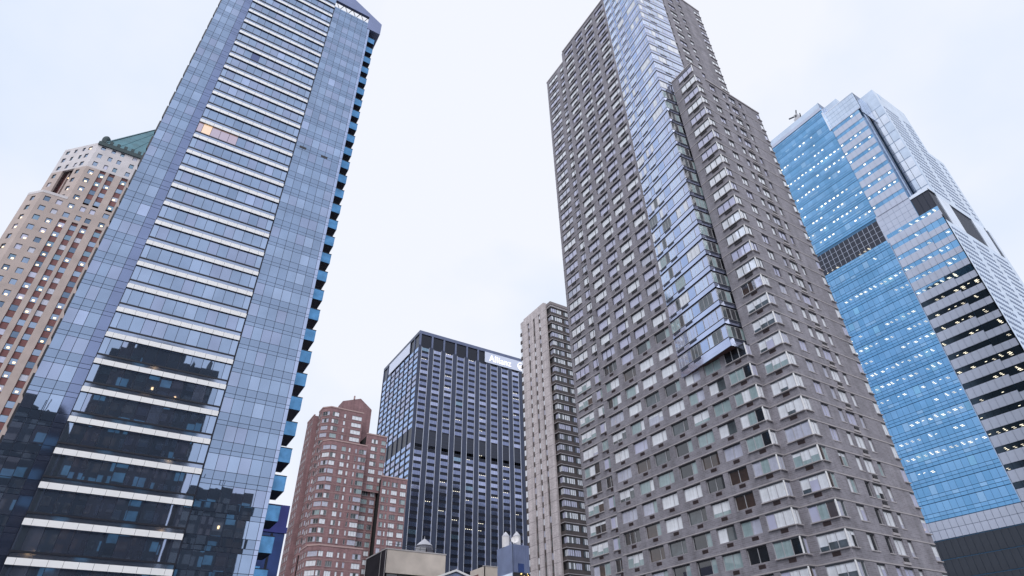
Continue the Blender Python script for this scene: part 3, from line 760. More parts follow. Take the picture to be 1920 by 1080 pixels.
# ================================================================== B : stone tower with green copper roof, far left
def stone_tower():
    R = thing('stone_tower', 'pink and pale stone tower with maroon window strips and a green copper roof', 'skyscraper', -28, 212)
    fh = 3.8; F = FR(186); rnd = random.Random(21)
    W = MB(); UW = Units(R, 'window'); SPN = Units(R, 'spandrel_panel'); lights = []
    zs = [116.0-fh*k for k in range(-12, 34)]             # window centre heights
    V = {}
    def wv(w, f):
        if (w, f) not in V: V[(w, f)] = window_var(w, 1.9, [0, 1], [f], 'frame_dark', .09, False)
        return V[(w, f)]
    pool = ['tower_glass']*4+['tower_glass_dark', 'tower_glass_dark', 'office_glass_teal', 'curtain_grey', 'blind_lilac']
    def fill(): return rnd.choice(pool)
    lamp = MB(); lamp.box(LOC, 0, .62, -.12, -.07, 0, .5, 'lamp'); LV = variant(lamp, .8, .6)
    def win(G, u, w, zc, d=.25, p=.42):
        UW.put(G, u, d, zc-.95, wv(w, fill()))
        if rnd.random() < p: lights.append((G, u+.35+rnd.random()*.4, d, zc-.75+rnd.random()*.3))
    stripes = [(-43.85, -42.05), (-40.65, -39.0), (-38.05, -36.4), (-34.4, -32.6), (-30, -28.2), (-26.6, -25), (-24, -22.4), (-20, -18.2)]
    top = 160.0
    W_zone = [z for z in zs]
    # front wall: pale crown above 143, pink below, strips recessed below z 125 and in the upper niche
    def face(G, u0, u1, strips, plain, ztop, zpale, zstrip):
        fl = [z-.95 for z in sorted(zs) if z+1.4 < ztop and z > -H+1]
        ops_all = sorted(strips+plain)
        zt = wall_grid(W, G, u0, u1, [z for z in fl if z+.95 < zstrip], fh, 0, 1.9, sorted(plain), 'stone_pink', .5) if plain else fl[0]
        return fl
    def wall_piece(G, u0, u1, zlist, ops, ztop, mt, full=()):
        """openings ops on each floor; full = strips open over the whole height"""
        z0 = zlist[0]-fh*.5+.0
        zp = z0
        for zc in zlist:
            a = u0
            for ua, ub in sorted(list(full))+[(u1, u1)]:
                if ua-a > .02: W.box(G, a, ua, 0, .6, zp, zc-.95, mt)
                a = ub
            a = u0
            for ua, ub in sorted(list(ops)+list(full))+[(u1, u1)]:
                if ua-a > .02: W.box(G, a, ua, 0, .6, zc-.95, zc+.95, mt)
                a = ub
            zp = zc+.95
        a = u0
        for ua, ub in sorted(list(full))+[(u1, u1)]:
            if ua-a > .02: W.box(G, a, ua, 0, .6, zp, ztop, mt)
            a = ub
    low = sorted(z for z in zs if z < 126); mid = sorted(z for z in zs if 126 < z < 134); nich = sorted(z for z in zs if 134 < z < 147); hi = sorted(z for z in zs if 147 < z < 159)
    plainL = [(-50.0, -48.45), (-46.85, -45.3)]
    zs1 = low[-1]+fh/2; zs2 = mid[-1]+fh/2; zs3 = nich[-1]+fh/2
    wall_piece(F, -51.0, -15, low, plainL, zs1, 'stone_pink', stripes)
    rowp = [(a+.1, b-.1) for a, b in stripes]
    wall_piece(F, -51.0, -15, mid, plainL+rowp, zs2, 'stone_pink')
    wall_piece(F, -44.6, -15, nich, [(-43.6, -42.1)], zs3, 'stone_pink', stripes[1:])
    wall_piece(F, -44.6, -15, hi, [(-43.5, -42.2)]+[(a+.25, b-.25) for a, b in stripes[1:]], top-1.5, 'stone_pale')
    for z in zs:
        for a, b in stripes:
            if z in low or (z in nich and a > -43):
                win(F, a, b-a, z, .45); 
                q = ('sp', round(b-a, 2))
                if q not in V:
                    mb = MB(); mb.box(LOC, 0, b-a, 0, .1, 0, fh-1.94, 'maroon_panel'); V[q] = variant(mb, b-a, fh-1.9)
                SPN.put(F, a, .45, z+.97, V[q])
            elif z in mid: win(F, a+.1, b-a-.2, z)
            elif z in hi and a > -43: win(F, a+.25, b-a-.5, z, .25, .15)
        for a, b in plainL:
            if z in low or z in mid: win(F, a, b-a, z)
        if z in nich: win(F, -43.6, 1.5, z, .25, .4)
        if z in hi: win(F, -43.5, 1.3, z, .25, .1)
    # chamfers
    c1 = Frame(-51.0-4.0, 186+4.0, -pi/4); L1 = 4.0*2**.5
    wall_piece(c1, 0, L1, low+mid, [(2.0, 3.6)], zs2, 'stone_pink')
    for z in low+mid: win(c1, 2.0, 1.6, z)
    c2 = Frame(-44.6-9.8, 186+9.8, -pi/4); L2 = 9.8*2**.5
    wall_piece(c2, 0, L2, nich, [(1.2, 2.7), (10.2, 11.7)], zs3, 'stone_pink', [(4.6, 9.2)])
    wall_piece(c2, 0, L2, hi, [(1.2, 2.7), (4.6, 5.7), (7.9, 9.0), (10.2, 11.7)], top-1.5, 'stone_pale')
    for z in nich:
        win(c2, 1.2, 1.5, z); win(c2, 10.2, 1.5, z)
        if z == nich[-1]: win(c2, 5.2, 1.5, z, 1.6, 1)
    for z in hi:
        for a, w in ((1.2, 1.5), (4.6, 1.1), (7.9, 1.1), (10.2, 1.5)): win(c2, a, w, z, .25, .05)
    W.box(c2, 4.6, 9.2, 1.7, 1.9, 133, zs3, 'maroon_panel')
    for q in (5.9, 7.6): W.box(c2, q, q+.4, 1.2, 1.69, 133, zs3, 'stone_pink')
    W.slab([(-54.9, 190.1), (-51.0, 186.1), (-44.7, 186.1), (-54.4, 195.9)], zs2-.6, zs2-.05, 'stone_pale')
    W.slab([(-54.5, 190.6), (-50.5, 186.7), (-15.5, 186.7), (-15.5, 232), (-54.5, 232)], -H, zs2-.7, 'maroon_panel')
    W.slab([(-53.0, 197.0), (-43.0, 187.9), (-15.5, 187.9), (-15.5, 232), (-53.0, 232)], zs2-.6, top-2, 'maroon_panel')
    W.box(F, -51.0, -44.65, -.06, .62, zs2+.01, zs2+1.0, 'stone_pale'); W.box(c1, 0, L1, -.06, .62, zs2+.012, zs2+1.0, 'stone_pale')
    W.build('wall', R); UW.done(); SPN.done(); light_units(R, lights, LV)
    # parapet, cornice and copper roof
    m = MB(); m.box(F, -44.8, -15, -.5, .8, top-1.48, top, 'copper_dark'); W.box if 0 else None; m.box(c2, 0, L2, -.02, .8, top-1.49, top-.3, 'stone_pale')
    for i in range(14): m.box(F, -44.0+i*2.1, -43.1+i*2.1, -.55, -.1, top+.01, top+1.3, 'copper_dark')
    m.build('cornice', R)
    ap = (-27.0, 213.0); half = [(-44.6, 186), (-9.4, 186), (0.4, 195.8), (0.4, 230.2), (-9.4, 240), (-44.6, 240), (-54.4, 230.2), (-54.4, 195.8)]
    A = Vector((ap[0], ap[1], 211+H)); m = MB(); st = MB()
    sc = [(ap[0]+(x-ap[0])*.97, ap[1]+(y-ap[1])*.97) for x, y in half]
    for i in range(8):
        a = Vector((*sc[i], 160+H)); b = Vector((*sc[(i+1) % 8], 160+H)); m.poly([a, b, A], 'copper_green')
        nn = 9
        for k in range(nn+1):
            p = a.lerp(b, k/nn); q = A.lerp(p, .05)
            if i in (0, 6, 7): st.bar(p, p.lerp(A, .85) if k in (0, nn) else p.lerp(A, .85), .16, 'copper_dark' if k in (0, nn) else 'copper_green')
    rf = m.build('roof', R); o = st.build('roof_seam', R); o.parent = rf
    for (x, y, z) in ((-33.5, 195.5, 174), (-46.0, 197.5, 171.5), (-38.2, 200, 180)):
        d = MB(); d.lathe(x, y, [(1.2, z-2.5), (1.3, z), (1.1, z+.9), (.65, z+1.5), (.1, z+1.8)], 'copper_dark', 14); o = d.build('dormer', R); o.parent = rf
    d = MB()
    for k in range(9):
        a = Vector((-36.5+k*.55, 206-k*.4, 0)); d.bar((a.x, a.y, 186+H), (a.x, a.y, 190.5+H), .12, 'copper_green')
    d.bar((-36.5, 206, 190.5+H), (-31.8, 202.6, 190.5+H), .2, 'copper_green'); o = d.build('roof_railing', R); o.parent = rf

# ================================================================== E : azure glass office tower, far right
def azure_tower():
    R = thing('azure_tower', 'bright azure glass office tower with pale spandrel bands, lit ceilings and a dark louvre belt', 'skyscraper', 185, 55)
    X0, Y0, Ye = 166.6, 38.6, 77.0; F = FL(X0); G = FR(Y0); fh = 4.05; rnd = random.Random(14)
    m = MB(); m.slab([(X0+.15, Y0+6), (203, Y0+.3), (203, Ye), (X0+.15, Ye)], -H, 109, 'azure_line')
    m.slab([(X0+.15, 43.8), (X0+6.5, 43.8), (X0+6.5, Y0+.35), (190, Y0+.35), (190, Ye), (X0+.15, Ye)], 109, 158, 'azure_line'); m.slab([(X0+.15, Y0+.3), (X0+6, Y0+.3), (X0+6, 44), (X0+.15, 44)], -H, 109.2, 'azure_line')
    m.slab([(X0+.15, 53.8), (190, 53.8), (190, Ye), (X0+.15, Ye)], 158, 171, 'azure_line'); m.slab([(X0+.15, 43.6), (190, 43.6), (190, 53.7), (X0+.15, 53.7)], 158, 167, 'azure_line'); m.build('frame', R)
    U = Units(R, 'glass_pane'); P = Units(R, 'spandrel_panel'); lights = []; V = {}
    def pv(w, h, mt):
        k = (round(w, 2), round(h, 2), mt)
        j = rnd.randrange(5); k = k+(j,)
        if k not in V:
            q = MB(); t = random.Random(j*7+2); q.tilt(w, h, t.uniform(-.004, .004)*w, t.uniform(-.004, .004)*h, mt, .08); V[k] = variant(q, w, h)
        return V[k]
    lamp2 = MB(); lamp2.box(LOC, 0, .62, -.05, 0, 0, .09, 'lamp_white'); lamp2.box(LOC, .3, .92, -.05, 0, -.30, -.21, 'lamp_white'); LV2 = variant(lamp2, 1.2, .5)
    l1 = MB(); l1.box(LOC, 0, .62, -.05, 0, 0, .4, 'lamp_white'); LV1 = variant(l1, .5, .26)
    blue = lambda: 'azure_glass_%d' % rnd.choices([0, 1, 2, 3], [5, 4, 3, 1])[0]
    mod = 1.55; n = int((Ye-53.5)/mod)
    zl = [35.4+fh*k for k in range(0, 19)]; zu = [119.6+fh*k for k in range(0, 13)]
    for lev, Z in ((0, zl), (1, zu)):
        for fi, z in enumerate(Z):
            run = rnd.random(); litf = .15 if run < .35 else (.5 if run < .8 else .85)
            if lev == 0 and fi < 2: litf = .08
            if lev == 1 and fi > 9: litf = .10
            on = False
            for i in range(n):
                u = -53.5-mod*(i+1); mt = blue()
                vg = .05 if lev == 0 else .015
                U.put(F, u+vg/2, 0, z+1.78, pv(mod-vg, fh-1.9, mt if rnd.random() > litf*.12 else 'azure_lit')); P.put(F, u+vg/2, 0, z+.05, pv(mod-vg, .75, 'azure_glass_2')); P.put(F, u+vg/2, 0, z+.9, pv(mod-vg, .78, blue()))
                if rnd.random() < .6: on = rnd.random() < litf
                if on: lights.append((F, u+.15+rnd.random()*.4, -.01, z+2.9+rnd.random()*.25))
            # banded zone
            hb = 1.35
            for i in range(6):
                u = -53.4+i*1.62
                if lev == 1:
                    if fi > 9: continue
                    U.put(F, u+.03, -.12, z+2.6, pv(1.56, 1.4, blue())); P.put(F, u+.03, -.2, z+.02, pv(1.56, 2.55, 'panel_lilac'))
                    if rnd.random() < litf*.8: lights.append((F, u+.2, -.14, z+3.2))
                else:
                    nt = 'night_glass' if fi < 13 else blue()
                    U.put(F, u+.03, -.12, z+2.6, pv(1.56, 1.4, nt)); P.put(F, u+.03, -.2, z+.02, pv(1.56, 2.55, 'panel_lilac'))
                    if rnd.random() < .4: lights.append((F, u+.2, -.14, z+3.1))
            if lev == 0:
                for i in range(3):
                    u = -43.65+i*1.68
                    U.put(F, u+.03, -.12, z+1.95, pv(1.62, 2.05, 'night_glass' if fi < 13 else blue())); P.put(F, u+.03, -.2, z+.02, pv(1.62, 1.9, 'panel_lilac'))
                    if rnd.random() < .5: lights += [(F, u+.25, -.14, z+3.2), (F, u+.35, -.14, z+2.7)][:rnd.choice([1, 2, 2])]
    # right recessed column above the belt : glassy steps
    FC = FL(X0+4.5)
    for fi, z in enumerate(zu[:10]):
        for i in range(2): P.put(FC, -43.0+i*2.1+.04, 0, z+.02, pv(2.0, fh-.35, rnd.choice(['panel_ice', 'panel_white', 'panel_white'])))
        U.put(FC, -43.0, 0, z+fh-.3, pv(4.2, .25, 'slate_glass'))
        U.put(FL(X0+1.2), -44.2, 0, z+.05, pv(1.2, fh-.1, 'slate_glass'))
    B = MB(); B.box(FL(X0+2.4), -43.9, -43.02, 0, .3, 119.95, 160, 'notch_blue'); B.build('groove_wall', R)
    # belt
    for i in range(14): P.put(F, -53.9-(i+1)*1.6+.05, -.03, 110.9, pv(1.5, 7.7, 'louver_black'))
    for r_ in range(5):
        for i in range(6): P.put(F, -53.9+i*1.7+.03, -.05, 109.65+r_*2.06, pv(1.64, 2.0, 'panel_lilac'))
    for i in range(3): P.put(F, -43.65+i*1.66+.05, .1, 110.9, pv(1.58, 7.7, 'louver_black'))
    U.done(); P.done()
    B = MB(); B.box(F, -53.85, -43.6, .02, .12, 109.6, 120.0, 'azure_line'); B.box(F, -43.65, -38.65, -.1, .3, 118.62, 119.6, 'panel_white'); B.box(F, -43.65, -38.65, -.2, .3, 109.0, 110.85, 'panel_lilac')
    B.box(FC, -43.0, -38.65, -4.3, .3, 119.6, 119.9, 'panel_white')
    B.build('belt_trim', R)
    B = MB()                                    # mullions over the belt
    for i in range(15): B.box(F, -53.9-i*1.6-.05, -53.9-i*1.6+.05, -.09, -.04, 110.9, 118.6, 'panel_lilac')
    for q in (112.8, 114.7, 116.6): B.box(F, -Ye, -53.9, -.07, -.035, q, q+.08, 'panel_lilac')
    B.build('belt_mullion', R)
    # edge fins beside the lower dark bands, zig-zag line between blue and bands
    for a in ((-53.62, -53.42, -.3, .1, 35.4, 109, 'slate_glass'), (-38.72, -38.6, -.35, .1, 31, 109, 'white_panel')):
        B = MB(); B.box(F, *a); B.build('edge_fin', R)
    B.box(F, -54.1, -53.6, -.25, .1, 160, 169.5, 'panel_white'); B.build('edge_fin', R)
    # base
    B = Units(R, 'base_panel')
    for i in range(25):
        for r_ in range(2): B.put(F, -Ye+i*1.55+.04, -.05, 31.25+r_*2.05, pv(1.47, 1.97, 'panel_lilac'))
        for r_ in range(10): B.put(F, -Ye+i*1.55+.03, .02, 27.0-r_*4.1+.1, pv(1.49, 3.9, 'base_slate'))
    B.done()
    # crown
    c = MB(); c.box(F, -Ye, -53.75, -.2, .8, 171.0, 172.4, 'panel_lilac'); c.box(F, -Ye, -53.75, .1, 9, 172.42, 175.0, 'panel_ice')
    c.prism(Frame(X0+.1, 53.7, 0), [(0, 168.4), (0, 175), (9, 174.2), (9, 168.4)], -.05, .04, 'notch_blue'); c.box(F, -53.58, -53.44, -.35, -.1, 160.2, 171, 'panel_ice'); c.box(F, -53.58, -42.9, -.22, .1, 160.13, 160.6, 'panel_lilac'); c.box(FL(X0+4), -53.7, -49.2, 0, 5, 168, 175.0, 'panel_ice')
    c.box(F, -53.42, -42.9, -.1, .5, 168.05, 168.4, 'panel_white')
    for r_ in range(4): c.box(F, -53.42, -42.9, -.08+.004*r_, .5, 160.64+r_*1.85, 162.42+r_*1.85, 'panel_ice')
    c.prism(FR(42.9), [(X0, 158), (X0, 168.3), (X0+10, 168.3), (X0+10, 158)], 0, .3, 'notch_blue')
    c.box(FL(X0+4.6), -43, -38.7, 0, 8, zu[9]+fh+.05, 168.2, 'panel_ice')
    c.build('crown', R)
    k = MB()
    for r_ in range(4): k.box(F, -53.4, -42.9, -.09, -.02, 160.6+r_*1.85, 160.72+r_*1.85, 'slate_glass')
    for i in range(9): k.box(F, -53.0+i*1.2, -52.94+i*1.2, -.095, -.02, 160.75, 168, 'slate_glass')
    k.build('crown_joint', R)
    # right face with rows of small windows
    S_ = MB()
    segs = [(X0+.0, 203, -H, 107.4), (X0+4.5, 200, 118.6, 148), (X0+4.5, 190.6, 148.02, 164.4), (X0+8, 190.6, 164.42, 168.2)]
    for a, b, z0, z1 in segs: S_.box(G, a, b, 0, .3, z0, z1, 'panel_ice')
    lo = [(X0, 171), (178.2, 190.9), (198.4, 201)]; a = X0
    for ua, ub in lo+[(203, 203)]:
        if ua-a > .05: S_.box(G, a, ua, 0, .3, 107.42, 118.58, 'panel_white')
        if ub > ua: S_.box(G, ua, ub, .25, .3, 107.42, 118.58, 'louver_black')
        a = ub
    S_.build('side_wall', R)
    SW = Units(R, 'small_window'); sv = pv(.75, .8, 'dot_blue'); sl = pv(34, .35, 'panel_lilac'); 
    for z in frange(32, 104, 2.02):
        for i in range(27):
            if i % 9 < 7: SW.put(G, X0+1.5+i*1.3, -.04, z, sv)
    for z in frange(121, 160, 2.02):
        for i in range(22):
            u = X0+6+i*1.3
            if i % 9 < 7 and u < (198 if z < 146 else 189): SW.put(G, u, -.04, z, sv)
    SW.done()
    VR = []
    for j in range(6):
        t = random.Random(j); q = MB(); mt = 'lamp_white' if j < 4 else 'lamp_dim'; w = t.uniform(.4, .75)
        q.box(LOC, 0, w, -.05, 0, 0, .1, mt)
        if j != 3: q.box(LOC, .25, .25+w, -.05, 0, -.31, -.21, mt)
        if j == 1: q.box(LOC, -.1, w*.6, -.05, 0, .3, .39, mt)
        VR.append(variant(q, 1, .5))
    l3 = MB(); l3.box(LOC, 0, .5, -.05, 0, 0, .32, 'lamp_dim'); LV3 = variant(l3, .5, .26)
    UU = Units(R, 'ceiling_light')
    for q in lights: UU.put(*q, rnd.choice(VR) if q[3] < 112 else rnd.choice([LV1, LV1, LV3]))
    UU.done()
    T = thing('rooftop_crane', 'small window cleaning crane on the roof edge of the azure tower', 'crane', X0+.8, 62.5, 175.0)
    K = FL(X0+.2)
    t = MB(); t.box(K, -63.4, -61.0, 0, 1.6, 175.02, 176.2, 'frame_metal'); t.build('base', T)
    t = MB(); t.box(K, -63.0, -61.6, .2, 1.3, 176.22, 178.2, 'frame_metal'); t.box(K, -62.7, -61.9, .15, .199, 176.8, 177.8, 'room_dark'); t.build('cab', T)
    t = MB(); t.bar((X0+.9, 62.2, 177.6+H), (X0+.5, 64.9, 178.4+H), .3, 'frame_dark'); t.bar((X0+.9, 62.2, 177.9+H), (X0+.9, 61.6, 180.2+H), .22, 'frame_dark'); t.bar((X0+.5, 60.9, 175+H), (X0+.5, 60.7, 177.2+H), .2, 'frame_dark'); t.build('jib', T)

# ================================================================== low roofs at the foot of the picture
def low_roofs():
    R = thing('beige_building', 'low beige rendered building with dark left side wall', 'building', 41.5, 99)
    F = FR(95); G = FL(36.4)
    m = MB(); m.box(F, 36.45, 46.8, 0, .4, 17.95, 21.3, 'beige_render'); m.box(F, 36.45, 46.8, .0, .4, -H, 15.4, 'beige_render'); m.slab([(36.6, 95.45), (46.8, 95.45), (46.8, 104), (36.6, 104)], -H, 21.1, 'dark_siding'); m.build('wall', R)
    m = MB(); m.box(G, -103.8, -95.0, 0, .15, -H, 21.32, 'dark_siding'); m.build('side_wall', R)
    m = MB(); m.box(F, 36.3, 46.9, -.08, .5, 21.32, 21.5, 'pale_trim'); m.box(G, -103.9, -95.55, -.06, .5, 21.34, 21.5, 'pale_trim'); m.box(G, -97.2, -97.1, -.05, -.002, 0, 21.3, 'pale_trim'); m.box(G, -103.9, -103.75, -.05, -.002, 0, 21.3, 'pale_trim'); m.box(G, -95.12, -95.0, -.05, -.002, 0, 21.3, 'pale_trim'); m.build('trim', R)
    U = Units(R, 'window')
    for i in range(5): U.put(F, 36.9+i*2.0, .3, 15.45, pane_var(1.8, 2.4, 'room_dark'))
    U.done()
    m = MB()
    for i in range(8): m.bar((36.9+i*1.35, 95.3, 21.5+H), (36.9+i*1.35, 95.3, 22.25+H), .03, 'frame_dark')
    for q in (21.9, 22.25): m.bar((36.9, 95.3, q+H), (46.3, 95.3, q+H), .03, 'frame_dark')
    m.build('roof_railing', R)
    m = MB(); m.box(FR(96), 42.3, 43.6, 0, 1.2, 21.3, 22.5, 'frame_metal'); m.build('air_handler', R)
    m = MB(); m.lathe(37.4, 97.5, [(.05, 21.3), (.03, 26.0)], 'frame_dark', 6); m.bar((36.9, 97.5, 25.2+H), (37.9, 97.5, 25.2+H), .025, 'frame_dark'); m.bar((37.05, 97.5, 24.7+H), (37.75, 97.5, 24.7+H), .025, 'frame_dark'); m.build('aerial', R)
    T = thing('water_tank', 'grey wooden water tank with pale cone lid behind beige wall', 'water tank', 46.2, 102.5, 21.1)
    m = MB(); m.lathe(46.2, 102.5, [(1.72, 21.2), (1.75, 22.4), (1.65, 23.5), (1.35, 24.2)], 'tank_wood', 20)
    for k in range(6):
        a = k*pi/3+.3; m.box(Frame(46.2+1.74*cos(a), 102.5+1.74*sin(a), a+pi/2), -.16, .16, -.04, .05, 21.25, 23.4, 'dark_siding')
    m.build('barrel', T)
    m = MB(); m.lathe(46.2, 102.5, [(1.5, 24.1), (1.0, 24.6), (.45, 25.05), (.08, 25.35)], 'tank_cone', 20); m.lathe(46.2, 102.5, [(.05, 25.3), (.03, 25.8)], 'tank_cone', 6); m.build('lid', T)
    R = thing('clad_rooftop_building', 'slate blue clad block carrying two white tanks and electronic screens', 'building', 71, 113)
    F = FR(110); G = FL(69.3)
    m = MB(); m.box(F, 69.32, 73.4, 0, .3, 22.9, 28.2, 'clad_blue'); m.slab([(69.5, 110.32), (73.4, 110.32), (73.4, 116), (69.5, 116)], -H, 28.1, 'clad_blue'); m.box(F, 69.32, 73.4, 0, .3, -H, 20, 'clad_blue'); m.build('wall', R)
    m = MB(); m.box(G, -116.2, -110.0, 0, .15, -H, 28.2, 'clad_pale')
    for i in range(14): m.box(G, -116.1+i*.45, -116.02+i*.45, -.05, -.002, 23, 28.2, 'clad_blue')
    m.build('side_cladding', R)
    m = MB()
    for i in range(9): m.box(F, 69.5+i*.45, 69.54+i*.45, -.04, -.002, 23, 28.2, 'clad_pale')
    m.box(F, 70.6, 72.0, -.06, -.002, 23.0, 24.6, 'night_blue'); m.build('panel_rib', R)
    m = MB(); m.box(F, 69.35, 73.4, -.2, -.05, 19.2, 22.8, 'screen_black'); sc = m.build('screen', R)
    m = MB(); rr = random.Random(4)
    for i in range(46):
        u = 71.0+rr.random()*2.2; z = 21.0+rr.random()*1.75; m.box(F, u, u+.12+.2*rr.random(), -.23, -.203, z, z+.16, rr.choice(['led_orange', 'led_yellow']))
    o = m.build('led_lamp', R); o.parent = sc
    m = MB(); m.box(G, -115.3, -110.0, -.2, -.05, 19.2, 22.75, 'panel_white'); m.build('billboard', R)
    for (x, y, lab) in ((69.95, 113.6, 'white cone topped tank on slate blue block, left of the pair'), (71.9, 112.3, 'white cone topped tank on slate blue block, right of the pair')):
        T = thing('roof_tank', lab, 'water tank', x, y, 28.2, 'white roof tanks')
        m = MB(); m.lathe(x, y, [(.8, 28.22), (.8, 30.4)], 'tank_white', 16); m.build('barrel', T)
        m = MB(); m.lathe(x, y, [(.86, 30.41), (.5, 30.9), (.06, 31.4)], 'tank_cone', 16); m.build('lid', T)
    T = thing('satellite_dish', 'white satellite dish between the two roof tanks', 'satellite dish', 70.5, 111, 28.2)
    m = MB(); n = 16; c = Vector((70.6, 111.0, 29.2+H)); ax = Vector((-.5, -.75, .42)).normalized(); q = ax.orthogonal().normalized(); w = ax.cross(q)
    rings = []
    for j, r in enumerate((0.05, .35, .62, .8)): rings.append([c+ax*(r*r*.45)+(q*cos(2*pi*k/n)+w*sin(2*pi*k/n))*r for k in range(n)])
    for j in range(3):
        for k in range(n): m.poly([rings[j][k], rings[j][(k+1) % n], rings[j+1][(k+1) % n], rings[j+1][k]], 'tank_white')
    m.build('reflector', T)
    m = MB(); m.bar((70.6, 111.05, 28.21+H), c, .08, 'frame_metal'); m.bar(c, c+ax*.7, .03, 'frame_metal'); m.build('mast', T)
    R = thing('small_beige_building', 'small beige rendered rooftop building with brown lean-to side', 'building', 63, 111)
    F = FR(108); G = FL(61.5)
    m = MB(); m.box(F, 61.52, 64.5, 0, .3, -H, 23.0, 'beige_render'); m.box(G, -113.5, -108, 0, .25, -H, 23.0, 'beige_render'); m.slab([(61.8, 108.32), (64.5, 108.32), (64.5, 113.4), (61.8, 113.4)], -H, 22.8, 'roof_grey'); m.build('wall', R)
    m = MB(); m.box(G, -113.4, -110.2, -.1, -.01, 18, 21.9, 'maroon_panel'); m.build('shutter', R)
    m = MB(); m.box(F, 61.4, 64.6, -.08, .4, 23.01, 23.16, 'pale_trim'); m.build('coping', R)
    R = thing('pitched_canopy', 'white ridged roof canopy with bright blue panel beside beige building', 'canopy', 47, 92)
    m = MB(); pts = [(41.5, 16.7), (46.3, 18.6), (51.0, 17.1)]
    m.prism(FR(90), [(41.5, 16.6), (46.3, 18.35), (51.0, 17.0), (51.0, 16.7), (46.3, 18.05), (41.5, 16.3)], 0, 3, 'white_panel'); m.prism(FR(90.3), [(41.8, 16.2), (46.3, 17.9), (50.8, 16.7), (50.8, 12), (41.8, 12)], 0, 2.5, 'clad_pale'); m.build('roof', R)
    m = MB(); m.prism(FR(90.25), [(46.0, 17.2), (47.6, 17.35), (49.6, 16.6), (49.6, 14), (46.0, 14)], -.1, .0, 'canopy_blue'); m.build('blue_panel', R)
    m = MB()
    for x in (41.9, 46.3, 50.6): m.bar((x, 90.2, 0), (x, 90.2, 12+H), .12, 'frame_metal')
    m.build('post', R)
    R = thing('violet_clad_building', 'dark violet blue building half hidden behind the glass tower foot', 'building', 14, 92)
    m = MB(); m.slab([(4, 85), (18.35, 85), (18.35, 100), (4, 100)], -H, 20.2, 'night_blue'); m.build('lower_block', R)
    m = MB(); m.slab([(4, 86.6), (18.72, 86.6), (18.72, 98), (4, 98)], 20.22, 23.6, 'violet_clad'); m.build('upper_block', R)
    m = MB(); m.box(FR(85), 14.2, 18.5, -.25, -.02, 19.6, 20.35, 'violet_clad'); m.box(FR(85), 16.6, 16.9, -.06, -.01, -5, 19.5, 'soffit_navy'); m.build('trim', R)
    for z in (8.6, 11.8, 15.0, 18.2):
        m = MB(); pts = [(12.9, 84.9), (13.1, 82.9), (14.2, 82.0), (15.6, 82.3), (16.2, 83.6), (16.3, 84.9)]
        m.slab(pts, z-1.2, z-.9, 'soffit_navy'); o = m.build('balcony', R); m = MB(); m.slab(pts, z-.89, z, 'balcony_glass'); p = m.build('glass_guard', R); p.parent = o
    m = MB(); m.box(FR(85), 15.2, 15.5, -.1, -.02, 13.4, 13.7, 'lamp'); m.build('lamp', R)

# ================================================================== street and what stands behind the viewer (mirrored in the glass)
def street():
    g = MB(); g.poly([(-1500, -1500, 0), (1500, -1500, 0), (1500, 1500, 0), (-1500, 1500, 0)], 'pavement'); o = g.build('ground'); o['kind'] = 'structure'
    g = MB(); g.poly([(-700, 6, .004), (700, 6, .004), (700, 26, .004), (-700, 26, .004)], 'asphalt'); g.poly([(22, 26.01, .004), (44, 26.01, .004), (44, 700, .004), (22, 700, .004)], 'asphalt'); o = g.build('road'); o['kind'] = 'structure'
    def back(name, label, x0, x1, y1, depth, top, fh, mods, seed, step=None):
        R = thing(name, label, 'building', (x0+x1)/2, y1-depth/2)
        m = MB(); m.slab([(x0, y1-depth), (x1, y1-depth), (x1, y1), (x0, y1)], -H, top, 'dark_brick')
        if step: m.slab([(step[0], y1-depth+1), (step[1], y1-depth+1), (step[1], y1-2), (step[0], y1-2)], top+.01, top+step[2], 'dark_brick')
        m.build('wall', R)
        r = random.Random(seed); w = MB(); l = MB(); F = Frame(x1, y1, pi); n = int((x1-x0)/mods)
        k_ = MB()
        for q in range(int((x1-x0)/3.2)):
            x = x0+1.5+q*3.1; hh = r.choice([.6, .9, 1.4, 2.2, 3.4]); k_.slab([(x, y1-3-r.random()*6), (x+r.choice([.5, 1.2, 2.4]), y1-2.9), (x+.6, y1-1)], top+.02, top+hh, 'dark_brick')
            if r.random() < .4: k_.bar((x, y1-1.5, top+H), (x+.3, y1-1.5, top+H+2+3*r.random()), .09, 'rail_dark')
        k_.build('roof_clutter', R)
        z = 2.0
        while z < top-2:
            for i in range(n):
                u = i*mods+mods*.25
                w.box(F, u-mods*.12, u+mods*.62, -.06, -.01, z, z+2.1, r.choice(['teal_window', 'room_dark', 'room_dark', 'room_brown']))
                if r.random() < .05: l.box(F, u+.3, u+.75, -.1, -.065, z+.5, z+1.2, 'street_lit')
            z += fh
        w.build('window', R, 'stuff'); l.build('lit_window', R, 'stuff')
    back('dark_brick_building', 'dark brick tower standing behind the viewer, mirrored mid-height in the glass tower', -17, 9.5, -32, 24, 79, 3.3, 3.3, 1, (-12, 0, 5))
    back('dark_brick_building', 'lower dark brick building behind the viewer, mirrored at the glass tower left foot', -48, -18.5, -34, 24, 61, 3.6, 4.2, 2, (-40, -28, 4))
    back('dark_brick_building', 'broad dark tower behind the viewer, mirrored in the black office block', 275, 460, -60, 40, 206, 3.8, 3.2, 3, (285, 345, 22))
    back('dark_brick_building', 'dark brick block behind the viewer, mirrored at the glass tower right foot', 11, 26, -30, 20, 47, 3.1, 3.0, 4)

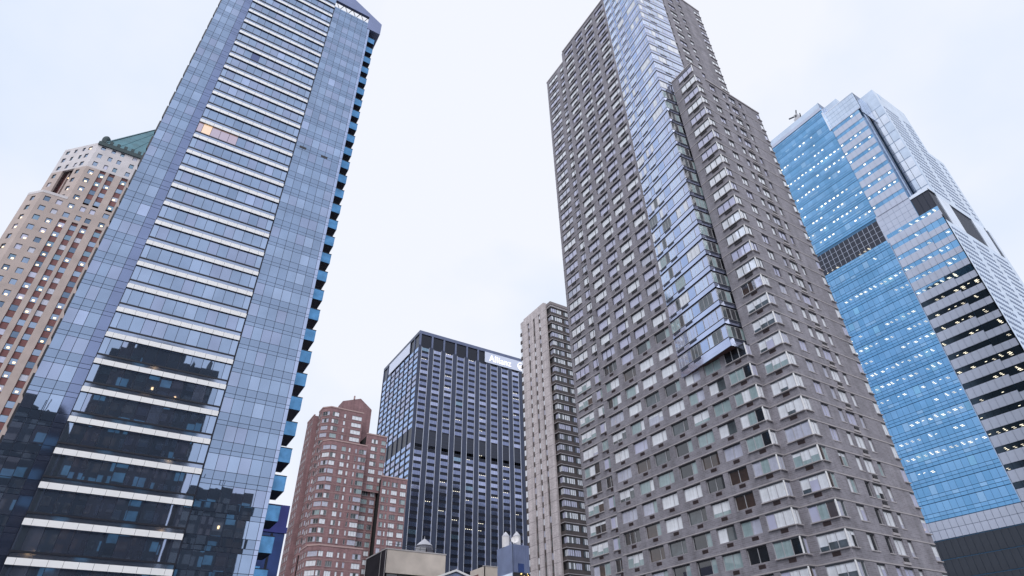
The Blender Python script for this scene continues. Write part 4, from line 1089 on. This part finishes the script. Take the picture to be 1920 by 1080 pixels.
# ================================================================== light
SKYOFF = (16.8884, 15.1591, 8.4114)
def light():
    az = atan2(-.73, -.68); el = radians(46)
    d = Vector((cos(el)*cos(az), cos(el)*sin(az), sin(el)))
    sd = bpy.data.lights.new('sun', 'SUN'); sd.energy = 1.5; sd.angle = radians(38); sd.color = (1, .985, .985)
    so = bpy.data.objects.new('sun', sd); COL.objects.link(so); so.rotation_euler = d.to_track_quat('Z', 'Y').to_euler(); so.location = (0, 0, 400)
    w = bpy.data.worlds.new('World'); S.world = w; w.use_nodes = True; nt = w.node_tree; L = nt.links.new
    bg = nt.nodes['Background']; out = nt.nodes['World Output']
    sky = nt.nodes.new('ShaderNodeTexSky'); sky.sky_type = 'NISHITA'; sky.sun_disc = False; sky.sun_elevation = el; sky.sun_rotation = pi/2-az
    L(sky.outputs[0], bg.inputs[0]); bg.inputs[1].default_value = .06
    tc = nt.nodes.new('ShaderNodeTexCoord'); mp = nt.nodes.new('ShaderNodeMapping'); mp.inputs['Scale'].default_value = (1, 1, 1.5); mp.inputs['Location'].default_value = SKYOFF
    n = nt.nodes.new('ShaderNodeTexNoise'); n.inputs['Scale'].default_value = 1.6; n.inputs['Detail'].default_value = 5; n.inputs['Roughness'].default_value = .5
    L(tc.outputs['Generated'], mp.inputs[0]); L(mp.outputs[0], n.inputs['Vector'])
    cr = nt.nodes.new('ShaderNodeValToRGB'); cr.color_ramp.elements[0].position = .36; cr.color_ramp.elements[0].color = (.67, .75, .89, 1)
    cr.color_ramp.elements[1].position = .55; cr.color_ramp.elements[1].color = (.81, .835, .92, 1); L(n.outputs['Fac'], cr.inputs[0])
    b2 = nt.nodes.new('ShaderNodeBackground'); b2.inputs[1].default_value = 1.0; L(cr.outputs[0], b2.inputs[0])
    mx = nt.nodes.new('ShaderNodeMixShader'); mx.inputs[0].default_value = .93; L(bg.outputs[0], mx.inputs[1]); L(b2.outputs[0], mx.inputs[2]); L(mx.outputs[0], out.inputs[0])
    v = S.view_settings; v.view_transform = 'Standard'; v.look = 'None'; v.exposure = .25; v.gamma = 1; v.use_curve_mapping = False
    S.cycles.max_bounces = 5; S.cycles.glossy_bounces = 4; S.cycles.diffuse_bounces = 2; S.cycles.use_denoising = True

light(); street(); glass_tower(); brick_tower(); office_block(); tan_tower(); red_block(); stone_tower(); azure_tower(); low_roofs()
